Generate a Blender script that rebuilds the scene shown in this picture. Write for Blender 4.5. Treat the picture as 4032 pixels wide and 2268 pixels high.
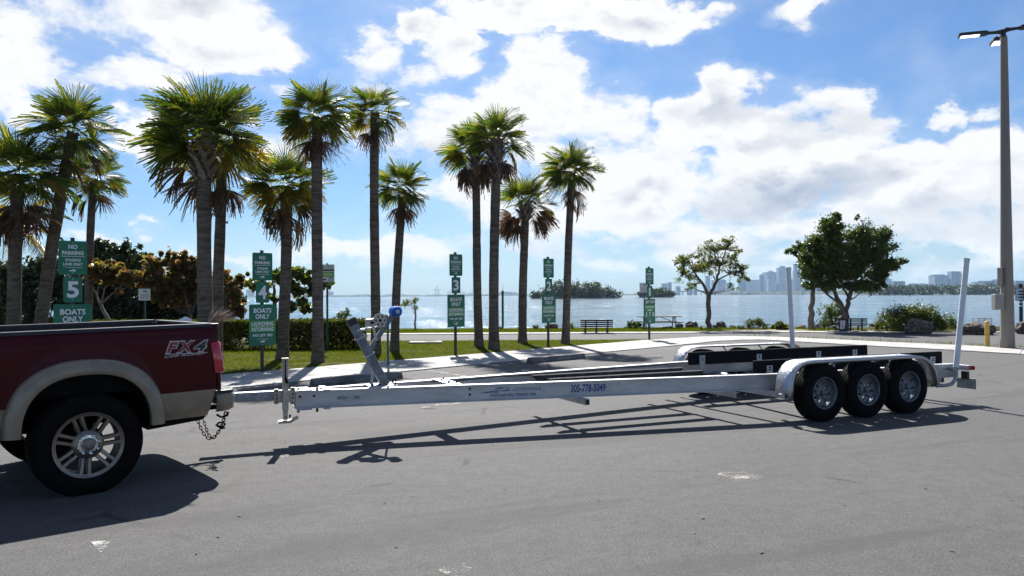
import bpy, math, random
import numpy as np
from mathutils import Vector, Matrix, Euler
random.seed(7); RNG = np.random.default_rng(11)
SC = bpy.context.scene
for o_ in list(bpy.data.objects): bpy.data.objects.remove(o_)
COL = SC.collection
R = math.radians
PI = math.pi

# ------------------------------------------------------------------ camera
FPX, EYE = 3028.0, 1.67                      # focal length in photo pixels, eye height
def horizon(px): return 1169.5 - (px - 1150) * 0.0057
def at(px, py, Y):                           # photo pixel + depth in metres -> point
    return Vector(((px - 2016) / FPX * Y, Y, EYE - (py - horizon(px)) / FPX * Y))
cam = bpy.data.cameras.new('camera'); cam.sensor_width = 36.0; cam.lens = 36.0 * FPX / 4032
cam.clip_start = 0.1; cam.clip_end = 30000
cam_o = bpy.data.objects.new('camera', cam); COL.objects.link(cam_o); SC.camera = cam_o
cam_o.matrix_world = Matrix.Translation((0, 0, EYE)) @ Matrix.Rotation(R(90) + math.atan(30.6 / FPX), 4, 'X') @ Matrix.Rotation(-0.0057, 4, 'Z')

# ------------------------------------------------------------------ light and exposure
SUN_AZ, SUN_EL = R(-8.0), R(45.5)            # azimuth from +Y towards +X
SUN = Vector((math.sin(SUN_AZ) * math.cos(SUN_EL), math.cos(SUN_AZ) * math.cos(SUN_EL), math.sin(SUN_EL)))
sl = bpy.data.lights.new('sun', 'SUN'); sl.energy = 5.0; sl.angle = R(0.53); sl.color = (1.0, 0.955, 0.89)
so = bpy.data.objects.new('sun', sl); COL.objects.link(so)
so.rotation_euler = (-SUN).to_track_quat('-Z', 'Y').to_euler()
SC.view_settings.view_transform = 'Standard'; SC.view_settings.look = 'None'
SC.view_settings.exposure = 1.1; SC.view_settings.gamma = 1.0; SC.view_settings.use_curve_mapping = False
SC.render.engine = 'CYCLES'
SC.cycles.max_bounces = 8; SC.cycles.transparent_max_bounces = 24; SC.cycles.volume_bounces = 1
SC.cycles.caustics_reflective = False; SC.cycles.caustics_refractive = False
SC.cycles.use_denoising = True; SC.cycles.sample_clamp_indirect = 6.0

# ------------------------------------------------------------------ node helper
class NT:
    def __init__(s, nt): s.nt = nt
    def n(s, typ, props=None, **ins):
        nd = s.nt.nodes.new('ShaderNode' + typ)
        for k, v in (props or {}).items(): setattr(nd, k, v)
        for k, v in ins.items():
            key = int(k[1:]) if k[0] == '_' and k[1:].isdigit() else k.replace('_', ' ')
            if isinstance(v, bpy.types.NodeSocket): s.nt.links.new(v, nd.inputs[key])
            else: nd.inputs[key].default_value = v
        return nd
    def m(s, op, a, b=0.0, c=None, clamp=False):
        kw = dict(_0=a, _1=b)
        if c is not None: kw['_2'] = c
        return s.n('Math', dict(operation=op, use_clamp=clamp), **kw).outputs[0]
    def vm(s, op, a, b=(0, 0, 0)):
        nd = s.n('VectorMath', dict(operation=op), _0=a)
        if isinstance(b, bpy.types.NodeSocket): s.nt.links.new(b, nd.inputs[1])
        else: nd.inputs[1].default_value = b
        return nd
    def noise(s, vec, scale, detail=4.0, rough=0.55, dist=0.0):
        nd = s.n('TexNoise', dict(noise_dimensions='3D'), Scale=scale, Detail=detail, Roughness=rough, Distortion=dist)
        s.nt.links.new(vec, nd.inputs['Vector']); return nd.outputs[0]
    def step(s, x, lo, hi, a=0.0, b=1.0):
        nd = s.n('MapRange', dict(interpolation_type='SMOOTHSTEP'))
        s.nt.links.new(x, nd.inputs[0])
        for i, v in enumerate((lo, hi, a, b)): nd.inputs[i + 1].default_value = v
        return nd.outputs[0]
    def mix(s, f, a, b):
        nd = s.n('Mix', dict(data_type='RGBA'))
        for i, v in ((0, f), (6, a), (7, b)):
            if isinstance(v, bpy.types.NodeSocket): s.nt.links.new(v, nd.inputs[i])
            else: nd.inputs[i].default_value = v if i == 0 else (*v[:3], 1.0)
        return nd.outputs[2]
    def ramp(s, fac, stops):
        nd = s.n('ValToRGB', Fac=fac); cr = nd.color_ramp
        while len(cr.elements) < len(stops): cr.elements.new(0.5)
        for e, (p, c) in zip(cr.elements, stops): e.position = p; e.color = (*c[:3], 1.0)
        return nd.outputs[0]

# ------------------------------------------------------------------ sky with clouds (world)
world = bpy.data.worlds.new('World'); SC.world = world; world.use_nodes = True
wt = world.node_tree; wt.nodes.clear(); W = NT(wt)
SKY_STRENGTH = 0.0400
sky = W.n('TexSky', dict(sky_type='NISHITA', sun_disc=False, sun_elevation=SUN_EL, sun_rotation=SUN_AZ,
                         altitude=0.0, air_density=1.0, dust_density=0.7, ozone_density=2.2))
geo = W.n('TexCoord').outputs['Generated']
d = W.vm('NORMALIZE', geo).outputs[0]
sep = W.n('SeparateXYZ', _0=d)
az = W.m('ARCTAN2', sep.outputs[0], sep.outputs[1]); el = W.m('ARCSINE', sep.outputs[2])
pos0 = W.n('CombineXYZ', _0=az, _1=el).outputs[0]
dz = W.vm('MULTIPLY', d, (1.0, 1.0, 1.7)).outputs[0]
wa = W.n('TexNoise', Scale=5.0, Detail=3.0, Roughness=0.5); wt.links.new(dz, wa.inputs['Vector'])
wb = W.n('TexNoise', Scale=19.0, Detail=6.0, Roughness=0.62); wt.links.new(dz, wb.inputs['Vector'])
warp = W.vm('ADD', W.vm('MULTIPLY', W.vm('SUBTRACT', wa.outputs['Color'], (.5, .5, .5)).outputs[0], (.16, .10, 0)).outputs[0],
            W.vm('MULTIPLY', W.vm('SUBTRACT', wb.outputs['Color'], (.5, .5, .5)).outputs[0], (.085, .065, 0)).outputs[0]).outputs[0]
pos = W.vm('ADD', pos0, warp).outputs[0]
n1 = W.noise(dz, 7.0, 9.0, 0.58, 0.15)
n2 = W.noise(W.vm('ADD', dz, (0.0, 0.006, 0.028)).outputs[0], 7.0, 9.0, 0.58, 0.15)
nw = W.noise(dz, 3.1, 5.0, 0.6, 0.6)
def blob(chain, cx, cy, rx, ry, w):          # cloud placed by direction (position in a 2576-wide view of the photo)
    tx = (cx - 1288) / 1934.6; ty = (742 - cy) / 1934.6
    a = math.atan(tx); e = math.atan(ty * math.cos(a))
    v = W.vm('MULTIPLY', W.vm('SUBTRACT', pos, (a, e, 0)).outputs[0], (1934.6 / rx, 1934.6 / ry, 0)).outputs[0]
    q = W.vm('DOT_PRODUCT', v, v).outputs['Value']
    f = W.m('MULTIPLY_ADD', q, -0.62 * w, w)
    return f if chain is None else W.n('Math', dict(operation='SMOOTH_MAX'), _0=chain, _1=f, _2=0.18).outputs[0]
CLOUDS = [(130, 40, 190, 60, .8), (430, 40, 190, 80, .8), (560, 105, 110, 60, .85), (640, 135, 45, 28, .7),
          (90, 155, 130, 62, 1), (180, 190, 90, 40, .8), (330, 165, 90, 48, .9), (30, 245, 70, 28, .7), (330, 335, 42, 62, .9),
          (920, 165, 78, 70, .9), (1050, 95, 60, 42, .9), (1120, 130, 75, 65, .95), (990, 230, 110, 60, .95), (820, 180, 30, 14, .5),
          (1100, 330, 120, 62, .9), (980, 350, 150, 50, .8), (720, 390, 90, 60, .6), (720, 235, 60, 25, .55),
          (1330, 30, 130, 42, 1), (1560, 35, 190, 42, 1), (1720, 15, 110, 30, .8), (2060, 20, 50, 18, .45),
          (1390, 190, 110, 70, 1), (1330, 290, 130, 85, 1), (1500, 300, 120, 95, 1), (1420, 420, 170, 90, 1), (1580, 480, 140, 110, .95),
          (1250, 520, 180, 60, .6), (1860, 235, 66, 70, 1), (1800, 300, 130, 60, 1), (1700, 330, 55, 40, .9), (1900, 330, 130, 80, 1), (2090, 290, 62, 55, 1),
          (2010, 300, 70, 40, .9), (2050, 400, 160, 75, 1), (1900, 450, 200, 75, 1), (2170, 430, 120, 55, .9), (2250, 480, 140, 60, .9),
          (2480, 430, 110, 66, 1), (2400, 500, 170, 70, .95), (2570, 470, 80, 100, 1), (2378, 303, 36, 32, .62), (2480, 280, 50, 20, .5),
          (1850, 560, 330, 55, .62), (1300, 590, 300, 50, .5), (2200, 560, 260, 50, .6), (1650, 650, 500, 30, .36), (1500, 550, 200, 45, .58), (2450, 640, 250, 26, .3), (2480, 570, 180, 50, .7), (700, 600, 260, 26, .42),
          (355, 535, 36, 11, .62), (348, 568, 36, 13, .62), (600, 620, 60, 12, .5), (1050, 620, 130, 34, .6), (1000, 555, 60, 30, .5), (180, 575, 60, 14, .45)]
B = None
for cx, cy, rx, ry, w in CLOUDS: B = blob(B, cx, cy, rx * 1.13, ry * 1.13, w)
B = W.m('MAXIMUM', B, -0.25)
# beyond the frame fair-weather cloud goes on unseen, thinned to weaken the fill light
out = W.m('MAXIMUM', W.step(W.m('ABSOLUTE', az), 0.60, 0.80), W.step(el, 0.37, 0.52))
Bo = W.step(nw, 0.50, 0.66, -0.3, 0.8)
Bm = W.m('ADD', W.m('MULTIPLY', B, W.m('SUBTRACT', 1.0, out)), W.m('MULTIPLY', Bo, out))
fld = W.m('MULTIPLY_ADD', W.m('SUBTRACT', n1, 0.5), 3.1, Bm)
fld2 = W.m('MULTIPLY_ADD', W.m('SUBTRACT', n2, 0.5), 3.1, Bm)
alpha = W.m('MAXIMUM', W.step(fld, 0.16, 0.68), W.m('MULTIPLY', W.step(fld, -0.45, 0.6), 0.20))
alpha = W.m('MULTIPLY', alpha, W.step(el, -0.01, 0.03))
SH = None
for c in [(2000, 480, 220, 52, 1.0), (1890, 290, 60, 60, .5), (2100, 330, 90, 30, .45), (1980, 340, 60, 40, .5), (1150, 390, 150, 40, .45), (1620, 440, 60, 50, .35),
          (2380, 560, 200, 40, .4), (2520, 500, 60, 30, .25), (1700, 610, 500, 30, .35)]: SH = blob(SH, *c)
SH = W.m('MAXIMUM', SH, 0.0)
relief = W.m('MULTIPLY', W.m('SUBTRACT', fld2, fld), 1.7)        # thinner towards the sun = lit, thicker = shaded
thick = W.step(fld, 0.55, 1.25)
shade = W.m('ADD', W.m('MULTIPLY', W.m('MAXIMUM', relief, -0.25), thick), W.m('MULTIPLY', SH, 0.85), clamp=True)
ccol = W.mix(shade, (1.0, 1.0, 1.0), (0.42, 0.49, 0.62))
CLOUD_LEVEL = 0.47
ccol = W.vm('SCALE', ccol); ccol.inputs['Scale'].default_value = CLOUD_LEVEL
skyc = W.vm('SCALE', sky.outputs[0]); skyc.inputs['Scale'].default_value = SKY_STRENGTH
skyt = W.vm('MULTIPLY', skyc.outputs[0], (0.63, 0.925, 1.26))
wcol = W.mix(alpha, skyt.outputs[0], ccol.outputs[0])
bg = W.n('Background', Color=wcol, Strength=1.0)
wo = W.n('OutputWorld', Surface=bg.outputs[0])

# ------------------------------------------------------------------ materials
MAT = {}
def pmat(name, base, rough=0.6, metal=0.0, var=0.15, scale=6.0, bump=0.0, bscale=None, spec=0.5, coat=0.0, col2=None, stretch=(1, 1, 1), detail=5.0):
    if name in MAT: return MAT[name]
    m = bpy.data.materials.new(name); m.use_nodes = True; m.node_tree.nodes.clear(); T = NT(m.node_tree)
    co = T.vm('MULTIPLY', T.n('TexCoord').outputs['Object'], stretch).outputs[0]
    n = T.noise(co, scale, detail, 0.6)
    dark = tuple(c * (1 - var) for c in base); lite = tuple(min(1, c * (1 + var)) for c in base) if col2 is None else col2
    col = T.mix(T.step(n, 0.3, 0.7), dark, lite)
    p = T.n('BsdfPrincipled', Base_Color=col, Metallic=metal)
    p.inputs['Specular IOR Level'].default_value = spec
    p.inputs['Coat Weight'].default_value = coat; p.inputs['Coat Roughness'].default_value = 0.04
    r = T.step(T.noise(co, scale * 2.3, 3.0), 0.3, 0.7, rough * 0.85, min(1.0, rough * 1.15)); T.nt.links.new(r, p.inputs['Roughness'])
    if bump:
        b = T.n('Bump', Strength=1.0, Distance=bump, Height=T.noise(co, bscale or scale * 5, 5.0)); T.nt.links.new(b.outputs[0], p.inputs['Normal'])
    T.n('OutputMaterial', Surface=p.outputs[0]); MAT[name] = m; return m

def leafmat(name, stops, trans=0.4, rough=0.42, spec=0.45, tcol=(1.25, 1.35, 0.55)):
    m = bpy.data.materials.new(name); m.use_nodes = True; m.node_tree.nodes.clear(); T = NT(m.node_tree)
    rnd = T.n('NewGeometry').outputs['Random Per Island']
    col = T.ramp(rnd, stops)
    p = T.n('BsdfPrincipled', Base_Color=col, Roughness=rough); p.inputs['Specular IOR Level'].default_value = spec
    tc = T.vm('MULTIPLY', col, tcol).outputs[0]
    t = T.n('BsdfTranslucent', Color=tc)
    mx = T.n('MixShader', Fac=trans, _1=p.outputs[0], _2=t.outputs[0])
    T.n('OutputMaterial', Surface=mx.outputs[0]); return m

def emit_mat(name, col, s):
    m = bpy.data.materials.new(name); m.use_nodes = True; m.node_tree.nodes.clear(); T = NT(m.node_tree)
    e = T.n('Emission', Color=(*col, 1), Strength=s); T.n('OutputMaterial', Surface=e.outputs[0]); return m

def asphalt_mat():
    m = bpy.data.materials.new('asphalt'); m.use_nodes = True; m.node_tree.nodes.clear(); T = NT(m.node_tree)
    co = T.n('TexCoord').outputs['Object']
    big = T.noise(co, 0.35, 6.0, 0.6, 0.3); mid = T.noise(co, 2.6, 6.0, 0.65); fine = T.noise(co, 62.0, 4.0, 0.75); vf = T.noise(co, 190.0, 2.0, 0.6)
    col = T.mix(T.step(big, 0.32, 0.68), (0.0545, 0.0548, 0.0562), (0.0785, 0.0785, 0.0795))
    col = T.mix(T.m('MULTIPLY', T.step(mid, 0.40, 0.62), 0.5), col, (0.055, 0.054, 0.0535))
    g2 = T.noise(co, 22.0, 5.0, 0.7); g3 = T.noise(co, 7.0, 6.0, 0.68, 0.4)
    col = T.mix(T.m('MULTIPLY', T.step(g2, 0.36, 0.64), 0.55), col, (0.096, 0.095, 0.095))
    col = T.mix(T.m('MULTIPLY', T.step(g3, 0.58, 0.40), 0.40), col, (0.040, 0.040, 0.041))
    agg = T.m('MULTIPLY_ADD', fine, 0.85, T.m('MULTIPLY', vf, 0.75))
    col = T.mix(T.m('MULTIPLY', T.step(agg, 0.82, 0.98), 0.85), col, (0.172, 0.169, 0.166))
    col = T.mix(T.m('MULTIPLY', T.step(agg, 0.76, 0.60), 0.80), col, (0.022, 0.022, 0.023))
    tr = T.noise(T.vm('MULTIPLY', T.n('Mapping', Vector=co, Rotation=(0, 0, -0.42)).outputs[0], (0.22, 1.5, 1.0)).outputs[0], 1.0, 5.0, 0.6, 0.3)
    col = T.mix(T.m('MULTIPLY', T.step(tr, 0.52, 0.64), 0.5), col, (0.045, 0.045, 0.046))
    # worn tracks, oil and pale sandy stains
    st = T.noise(T.vm('MULTIPLY', co, (1.0, 1.7, 1.0)).outputs[0], 0.9, 5.0, 0.7, 0.5)
    col = T.mix(T.m('MULTIPLY', T.step(st, 0.66, 0.74), 0.45), col, (0.03, 0.029, 0.03))
    sp = T.noise(T.vm('ADD', co, (13.1, 4.7, 0)).outputs[0], 0.75, 4.0, 0.6, 0.2)
    col = T.mix(T.m('MULTIPLY', T.step(sp, 0.70, 0.80), 0.45), col, (0.17, 0.16, 0.145))
    cr = T.n('TexVoronoi', dict(feature='DISTANCE_TO_EDGE'), Scale=0.23); T.nt.links.new(T.vm('ADD', co, T.vm('SCALE', T.n('TexNoise', Scale=1.3, Detail=6.0).outputs['Color']).outputs[0]).outputs[0], cr.inputs['Vector'])
    crk = T.m('MULTIPLY', T.step(cr.outputs[0], 0.010, 0.003), T.step(T.noise(co, 0.6, 2.0), 0.55, 0.62))
    col = T.mix(T.m('MULTIPLY', crk, 0.6), col, (0.018, 0.018, 0.018))
    p = T.n('BsdfPrincipled', Base_Color=col, Roughness=0.86); p.inputs['Specular IOR Level'].default_value = 0.35
    h = T.m('MULTIPLY_ADD', fine, 0.6, T.m('MULTIPLY', vf, 0.5))
    b = T.n('Bump', Strength=0.8, Distance=0.010, Height=h); T.nt.links.new(b.outputs[0], p.inputs['Normal'])
    T.n('OutputMaterial', Surface=p.outputs[0]); return m

def worn_paint(name, base, cover=0.5):
    m = bpy.data.materials.new(name); m.use_nodes = True; m.node_tree.nodes.clear(); T = NT(m.node_tree)
    co = T.n('TexCoord').outputs['Object']
    n = T.m('ADD', T.m('MULTIPLY', T.noise(co, 60.0, 3.0, 0.7), 0.6), T.m('MULTIPLY', T.noise(co, 5.0, 5.0, 0.7), 0.6))
    a = T.step(n, 1.12 - cover - 0.07, 1.12 - cover + 0.09, 1.0, 0.0) if False else T.step(n, 0.98 - cover, 1.14 - cover)
    p = T.n('BsdfPrincipled', Base_Color=(*base, 1), Roughness=0.75, Alpha=a)
    T.n('OutputMaterial', Surface=p.outputs[0]); return m

def water_mat():
    m = bpy.data.materials.new('sea_water'); m.use_nodes = True; m.node_tree.nodes.clear(); T = NT(m.node_tree)
    co = T.n('TexCoord').outputs['Object']
    c2 = T.vm('MULTIPLY', co, (0.55, 1.0, 1.0)).outputs[0]
    w1 = T.noise(c2, 0.9, 4.0, 0.6, 0.4); w2 = T.noise(c2, 3.6, 4.0, 0.6, 0.3); w3 = T.noise(c2, 0.05, 3.0, 0.5)
    h = T.m('ADD', T.m('MULTIPLY', w1, 0.22), T.m('MULTIPLY', w2, 0.075))
    band = T.noise(T.vm('MULTIPLY', co, (0.10, 0.055, 1.0)).outputs[0], 1.0, 6.0, 0.72, 0.6)
    lane = T.noise(T.vm('MULTIPLY', co, (0.006, 0.012, 1.0)).outputs[0], 1.0, 4.0, 0.6, 0.5)
    bs = T.m('ADD', T.step(band, 0.36, 0.64, 0.35, 1.25), T.step(lane, 0.4, 0.6, -0.15, 0.25))
    b = T.n('Bump', Strength=1.0, Distance=1.0, Height=T.m('MULTIPLY', h, bs))
    tq = T.step(T.noise(T.vm('MULTIPLY', co, (0.3, 1.0, 1.0)).outputs[0], 0.008, 4.0, 0.6), 0.4, 0.6)
    col = T.mix(tq, (0.009, 0.070, 0.125), (0.014, 0.095, 0.150))
    col = T.mix(T.m('MULTIPLY', T.step(band, 0.42, 0.62), 0.6), col, (0.006, 0.048, 0.095))
    p = T.n('BsdfPrincipled', Base_Color=col, Roughness=T.step(band, 0.4, 0.6, 0.07, 0.16), IOR=1.333); T.nt.links.new(b.outputs[0], p.inputs['Normal'])
    T.n('OutputMaterial', Surface=p.outputs[0]); return m

def facade_mat(name, wall, glass, fx=4.0, fz=3.6):
    m = bpy.data.materials.new(name); m.use_nodes = True; m.node_tree.nodes.clear(); T = NT(m.node_tree)
    co = T.n('TexCoord').outputs['Object']; s = T.n('SeparateXYZ', _0=co)
    hx = T.m('ADD', s.outputs[0], s.outputs[1])
    a = T.m('FRACT', T.m('DIVIDE', hx, fx)); b = T.m('FRACT', T.m('DIVIDE', s.outputs[2], fz))
    win = T.m('MULTIPLY', T.m('GREATER_THAN', a, 0.25), T.m('GREATER_THAN', b, 0.38))
    lg = T.step(T.noise(T.vm('MULTIPLY', co, (1, 1, 0.2)).outputs[0], 0.08, 3.0), 0.35, 0.65)
    col = T.mix(win, T.mix(lg, wall, tuple(c * 0.8 for c in wall)), glass)
    p = T.n('BsdfPrincipled', Base_Color=col, Roughness=0.45); T.n('OutputMaterial', Surface=p.outputs[0]); return m

def plate_mat():
    m = bpy.data.materials.new('diamond_plate'); m.use_nodes = True; m.node_tree.nodes.clear(); T = NT(m.node_tree)
    co = T.n('TexCoord').outputs['UV']
    ck = T.n('TexChecker', Scale=1.0); T.nt.links.new(T.vm('SCALE', co).outputs[0], ck.inputs['Vector']); ck.inputs['Scale'].default_value = 32.0
    s = T.n('SeparateXYZ', _0=co)
    u = T.m('SINE', T.m('MULTIPLY', T.m('ADD', s.outputs[0], s.outputs[1]), 205.0)); v = T.m('SINE', T.m('MULTIPLY', T.m('SUBTRACT', s.outputs[0], s.outputs[1]), 205.0))
    f = ck.outputs['Fac']
    h = T.m('ADD', T.m('MULTIPLY', T.step(u, 0.2, 0.8), f), T.m('MULTIPLY', T.step(v, 0.2, 0.8), T.m('SUBTRACT', 1.0, f)))
    b = T.n('Bump', Strength=1.0, Distance=0.0012, Height=h)
    p = T.n('BsdfPrincipled', Base_Color=(0.50, 0.51, 0.53, 1), Metallic=0.95, Roughness=0.36); T.nt.links.new(b.outputs[0], p.inputs['Normal'])
    T.n('OutputMaterial', Surface=p.outputs[0]); return m

def trunk_mat():
    m = bpy.data.materials.new('palm_bark'); m.use_nodes = True; m.node_tree.nodes.clear(); T = NT(m.node_tree)
    co = T.n('TexCoord').outputs['Object']
    ring = T.noise(T.vm('MULTIPLY', co, (2.0, 2.0, 16.0)).outputs[0], 1.6, 5.0, 0.65, 0.3)
    fib = T.noise(T.vm('MULTIPLY', co, (30.0, 30.0, 6.0)).outputs[0], 1.0, 4.0, 0.6)
    pat = T.noise(co, 1.7, 4.0, 0.6)
    col = T.mix(T.step(ring, 0.38, 0.62), (0.088, 0.068, 0.054), (0.185, 0.150, 0.124))
    col = T.mix(T.m('MULTIPLY', T.step(pat, 0.45, 0.65), 0.45), col, (0.215, 0.185, 0.16))
    col = T.mix(T.m('MULTIPLY', T.step(fib, 0.6, 0.75), 0.6), col, (0.038, 0.031, 0.026))
    p = T.n('BsdfPrincipled', Base_Color=col, Roughness=0.92); p.inputs['Specular IOR Level'].default_value = 0.2
    b = T.n('Bump', Strength=1.0, Distance=0.035, Height=T.m('ADD', ring, T.m('MULTIPLY', fib, 0.4))); T.nt.links.new(b.outputs[0], p.inputs['Normal'])
    T.n('OutputMaterial', Surface=p.outputs[0]); return m

M_ASPH = asphalt_mat(); M_WATER = water_mat(); M_PLATE = plate_mat(); M_TRUNK = trunk_mat()
M_CONC = pmat('concrete', (0.33, 0.32, 0.305), 0.88, var=0.16, scale=1.6, bump=0.003, bscale=60)
M_CONCD = pmat('weathered_concrete', (0.15, 0.147, 0.142), 0.92, var=0.38, scale=4.0, bump=0.006, bscale=30)
M_SOIL = pmat('lawn_soil', (0.046, 0.055, 0.008), 0.95, var=0.4, scale=2.0, bump=0.01, col2=(0.082, 0.080, 0.022), spec=0.02)
M_DIRT = pmat('shore_dirt', (0.19, 0.16, 0.105), 0.95, var=0.35, scale=1.2, bump=0.01)
M_LITTER = pmat('leaf_litter', (0.075, 0.055, 0.035), 0.95, var=0.5, scale=9, bump=0.02)
M_ROCK = pmat('limestone_rock', (0.125, 0.102, 0.080), 0.95, var=0.55, scale=7.0, bump=0.05, bscale=14)
M_PAINT_W = worn_paint('worn_white_paint', (0.34, 0.34, 0.33), 0.44)
M_STAIN = worn_paint('pale_sand_stain', (0.30, 0.285, 0.25), 0.42)
M_PAINT_B = worn_paint('worn_blue_paint', (0.05, 0.10, 0.19), 0.34)
M_ALU = pmat('aluminium', (0.50, 0.51, 0.53), 0.44, metal=0.7, var=0.13, scale=4.0, stretch=(0.6, 1, 2.5), detail=8.0)
M_GALV = pmat('galvanised_steel', (0.30, 0.335, 0.365), 0.5, metal=0.55, var=0.22, scale=16)
M_GALVD = pmat('dull_galvanised_steel', (0.19, 0.215, 0.235), 0.55, metal=0.45, var=0.25, scale=16)
M_WHEEL = pmat('wheel_zinc', (0.13, 0.155, 0.175), 0.5, metal=0.45, var=0.2, scale=16)
M_GALVL = pmat('pale_galvanised_steel', (0.48, 0.50, 0.52), 0.5, metal=0.5, var=0.2, scale=18)
M_CREAM = pmat('jack_zinc', (0.50, 0.46, 0.38), 0.5, metal=0.35, var=0.2, scale=14)
M_BLACK = pmat('black_plastic', (0.016, 0.016, 0.018), 0.42, var=0.3, scale=10)
M_CARPET = pmat('black_carpet', (0.012, 0.012, 0.014), 0.95, var=0.5, scale=30, bump=0.004, bscale=160, spec=0.15)
M_CARPETG = pmat('dusty_carpet', (0.06, 0.062, 0.062), 0.95, var=0.4, scale=12, bump=0.004, bscale=160, spec=0.15)
M_RUB = pmat('tyre_rubber', (0.0055, 0.0055, 0.006), 0.85, var=0.25, scale=9, spec=0.12, bump=0.002, bscale=90)
M_PVC = pmat('white_pvc', (0.74, 0.75, 0.76), 0.42, var=0.05, scale=4)
M_BLUE = pmat('blue_roller', (0.001, 0.115, 0.52), 0.4, var=0.2, scale=9, coat=0.05, spec=0.2)
M_MAROON = pmat('maroon_paint', (0.056, 0.0010, 0.0030), 0.40, metal=0.0, var=0.06, scale=3, coat=0.12, spec=0.15)
M_BEIGE = pmat('beige_paint', (0.245, 0.198, 0.142), 0.45, metal=0.25, var=0.16, scale=7, coat=0.5)
M_RIM = pmat('alloy_rim', (0.24, 0.21, 0.175), 0.34, metal=0.75, var=0.1, scale=8)
M_CHROME = pmat('chrome', (0.72, 0.74, 0.78), 0.10, metal=1.0, var=0.04, scale=5)
M_DARK = pmat('dark_underbody', (0.006, 0.006, 0.0065), 0.9, var=0.3, scale=8, spec=0.15)
M_RED = pmat('red_lens', (0.50, 0.010, 0.018), 0.12, var=0.1, scale=8, coat=0.8)
M_CLEAR = pmat('clear_lens', (0.65, 0.65, 0.66), 0.12, var=0.1, scale=8, coat=0.8)
M_GLASS = pmat('dark_glass', (0.012, 0.015, 0.018), 0.05, var=0.1, scale=2)
M_SIGNG = pmat('sign_green', (0.005, 0.150, 0.078), 0.40, var=0.08, scale=4)
M_SIGNL = pmat('sign_light_green', (0.045, 0.25, 0.045), 0.40, var=0.08, scale=4)
M_WHITE = pmat('sign_white', (0.78, 0.79, 0.80), 0.45, var=0.03, scale=4)
M_INK = pmat('sign_ink', (0.03, 0.03, 0.035), 0.5, var=0.1, scale=4)
M_NAVY = pmat('navy_vinyl', (0.014, 0.040, 0.27), 0.4, var=0.1, scale=4)
M_POSTB = pmat('black_post', (0.022, 0.022, 0.024), 0.5, var=0.2, scale=8)
M_POSTG = pmat('green_post', (0.02, 0.075, 0.065), 0.5, var=0.2, scale=8)
M_WOODD = pmat('dark_slats', (0.028, 0.020, 0.022), 0.7, var=0.3, scale=7, stretch=(1, 6, 6))
M_POLE = pmat('pole_paint', (0.235, 0.205, 0.175), 0.6, var=0.1, scale=20)
M_YEL = pmat('yellow_paint', (0.50, 0.33, 0.06), 0.6, var=0.2, scale=7)
M_BARK = pmat('grey_bark', (0.115, 0.095, 0.08), 0.92, var=0.4, scale=9, bump=0.02, stretch=(1, 1, 0.3))
M_BARKL = pmat('pale_bark', (0.22, 0.19, 0.165), 0.92, var=0.3, scale=9, bump=0.015, stretch=(1, 1, 0.4))
M_BOOT = pmat('leaf_base_fibre', (0.235, 0.195, 0.165), 0.9, var=0.35, scale=12, bump=0.01)
M_STRAP = pmat('blue_strap', (0.05, 0.13, 0.19), 0.8, var=0.2, scale=20)
M_RUST = pmat('rusty_chain', (0.12, 0.075, 0.05), 0.7, metal=0.5, var=0.4, scale=30)
L_GREEN = leafmat('palm_green', [(0, (0.050, 0.088, 0.024)), (0.55, (0.082, 0.125, 0.024)), (0.85, (0.15, 0.172, 0.024)), (1, (0.29, 0.23, 0.03))], 0.50, tcol=(1.22, 1.25, 0.42))
L_YELL = leafmat('palm_yellow', [(0, (0.12, 0.135, 0.018)), (0.5, (0.22, 0.175, 0.02)), (1, (0.30, 0.19, 0.03))], 0.45, tcol=(1.4, 1.3, 0.4))
L_DEAD = leafmat('palm_dead', [(0, (0.085, 0.052, 0.032)), (0.6, (0.135, 0.085, 0.055)), (1, (0.20, 0.14, 0.10))], 0.25, 0.8, 0.15, (1.2, 0.9, 0.7))
L_TREE = leafmat('leaf_green', [(0, (0.044, 0.078, 0.014)), (0.6, (0.078, 0.120, 0.018)), (0.95, (0.085, 0.105, 0.02)), (1, (0.16, 0.12, 0.05))], 0.36)
L_THIN = leafmat('leaf_olive', [(0, (0.065, 0.090, 0.018)), (0.5, (0.12, 0.15, 0.022)), (0.88, (0.18, 0.185, 0.03)), (1, (0.20, 0.13, 0.05))], 0.52)
L_HEDGE = leafmat('leaf_hedge', [(0, (0.040, 0.055, 0.010)), (0.5, (0.062, 0.080, 0.012)), (0.8, (0.11, 0.10, 0.014)), (1, (0.12, 0.065, 0.022))], 0.40, 0.7, 0.1)
L_GRAPE = leafmat('leaf_autumn', [(0, (0.13, 0.080, 0.062)), (0.22, (0.21, 0.095, 0.070)), (0.42, (0.18, 0.14, 0.07)), (0.55, (0.11, 0.13, 0.045)), (0.8, (0.15, 0.165, 0.03)), (0.93, (0.30, 0.28, 0.03)), (1, (0.36, 0.06, 0.02))], 0.55, 0.36, 0.5, (1.25, 1.1, 0.6))
L_GRAPG = leafmat('leaf_round_green', [(0, (0.055, 0.080, 0.020)), (0.6, (0.105, 0.14, 0.024)), (0.9, (0.17, 0.18, 0.024)), (1, (0.20, 0.10, 0.03))], 0.46, 0.32, 0.6)
L_DARK = leafmat('leaf_dark', [(0, (0.022, 0.036, 0.012)), (0.7, (0.036, 0.056, 0.016)), (1, (0.06, 0.075, 0.02))], 0.25)
L_MANG = leafmat('leaf_mangrove', [(0, (0.026, 0.046, 0.010)), (0.6, (0.046, 0.072, 0.012)), (1, (0.080, 0.098, 0.014))], 0.25)
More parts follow.
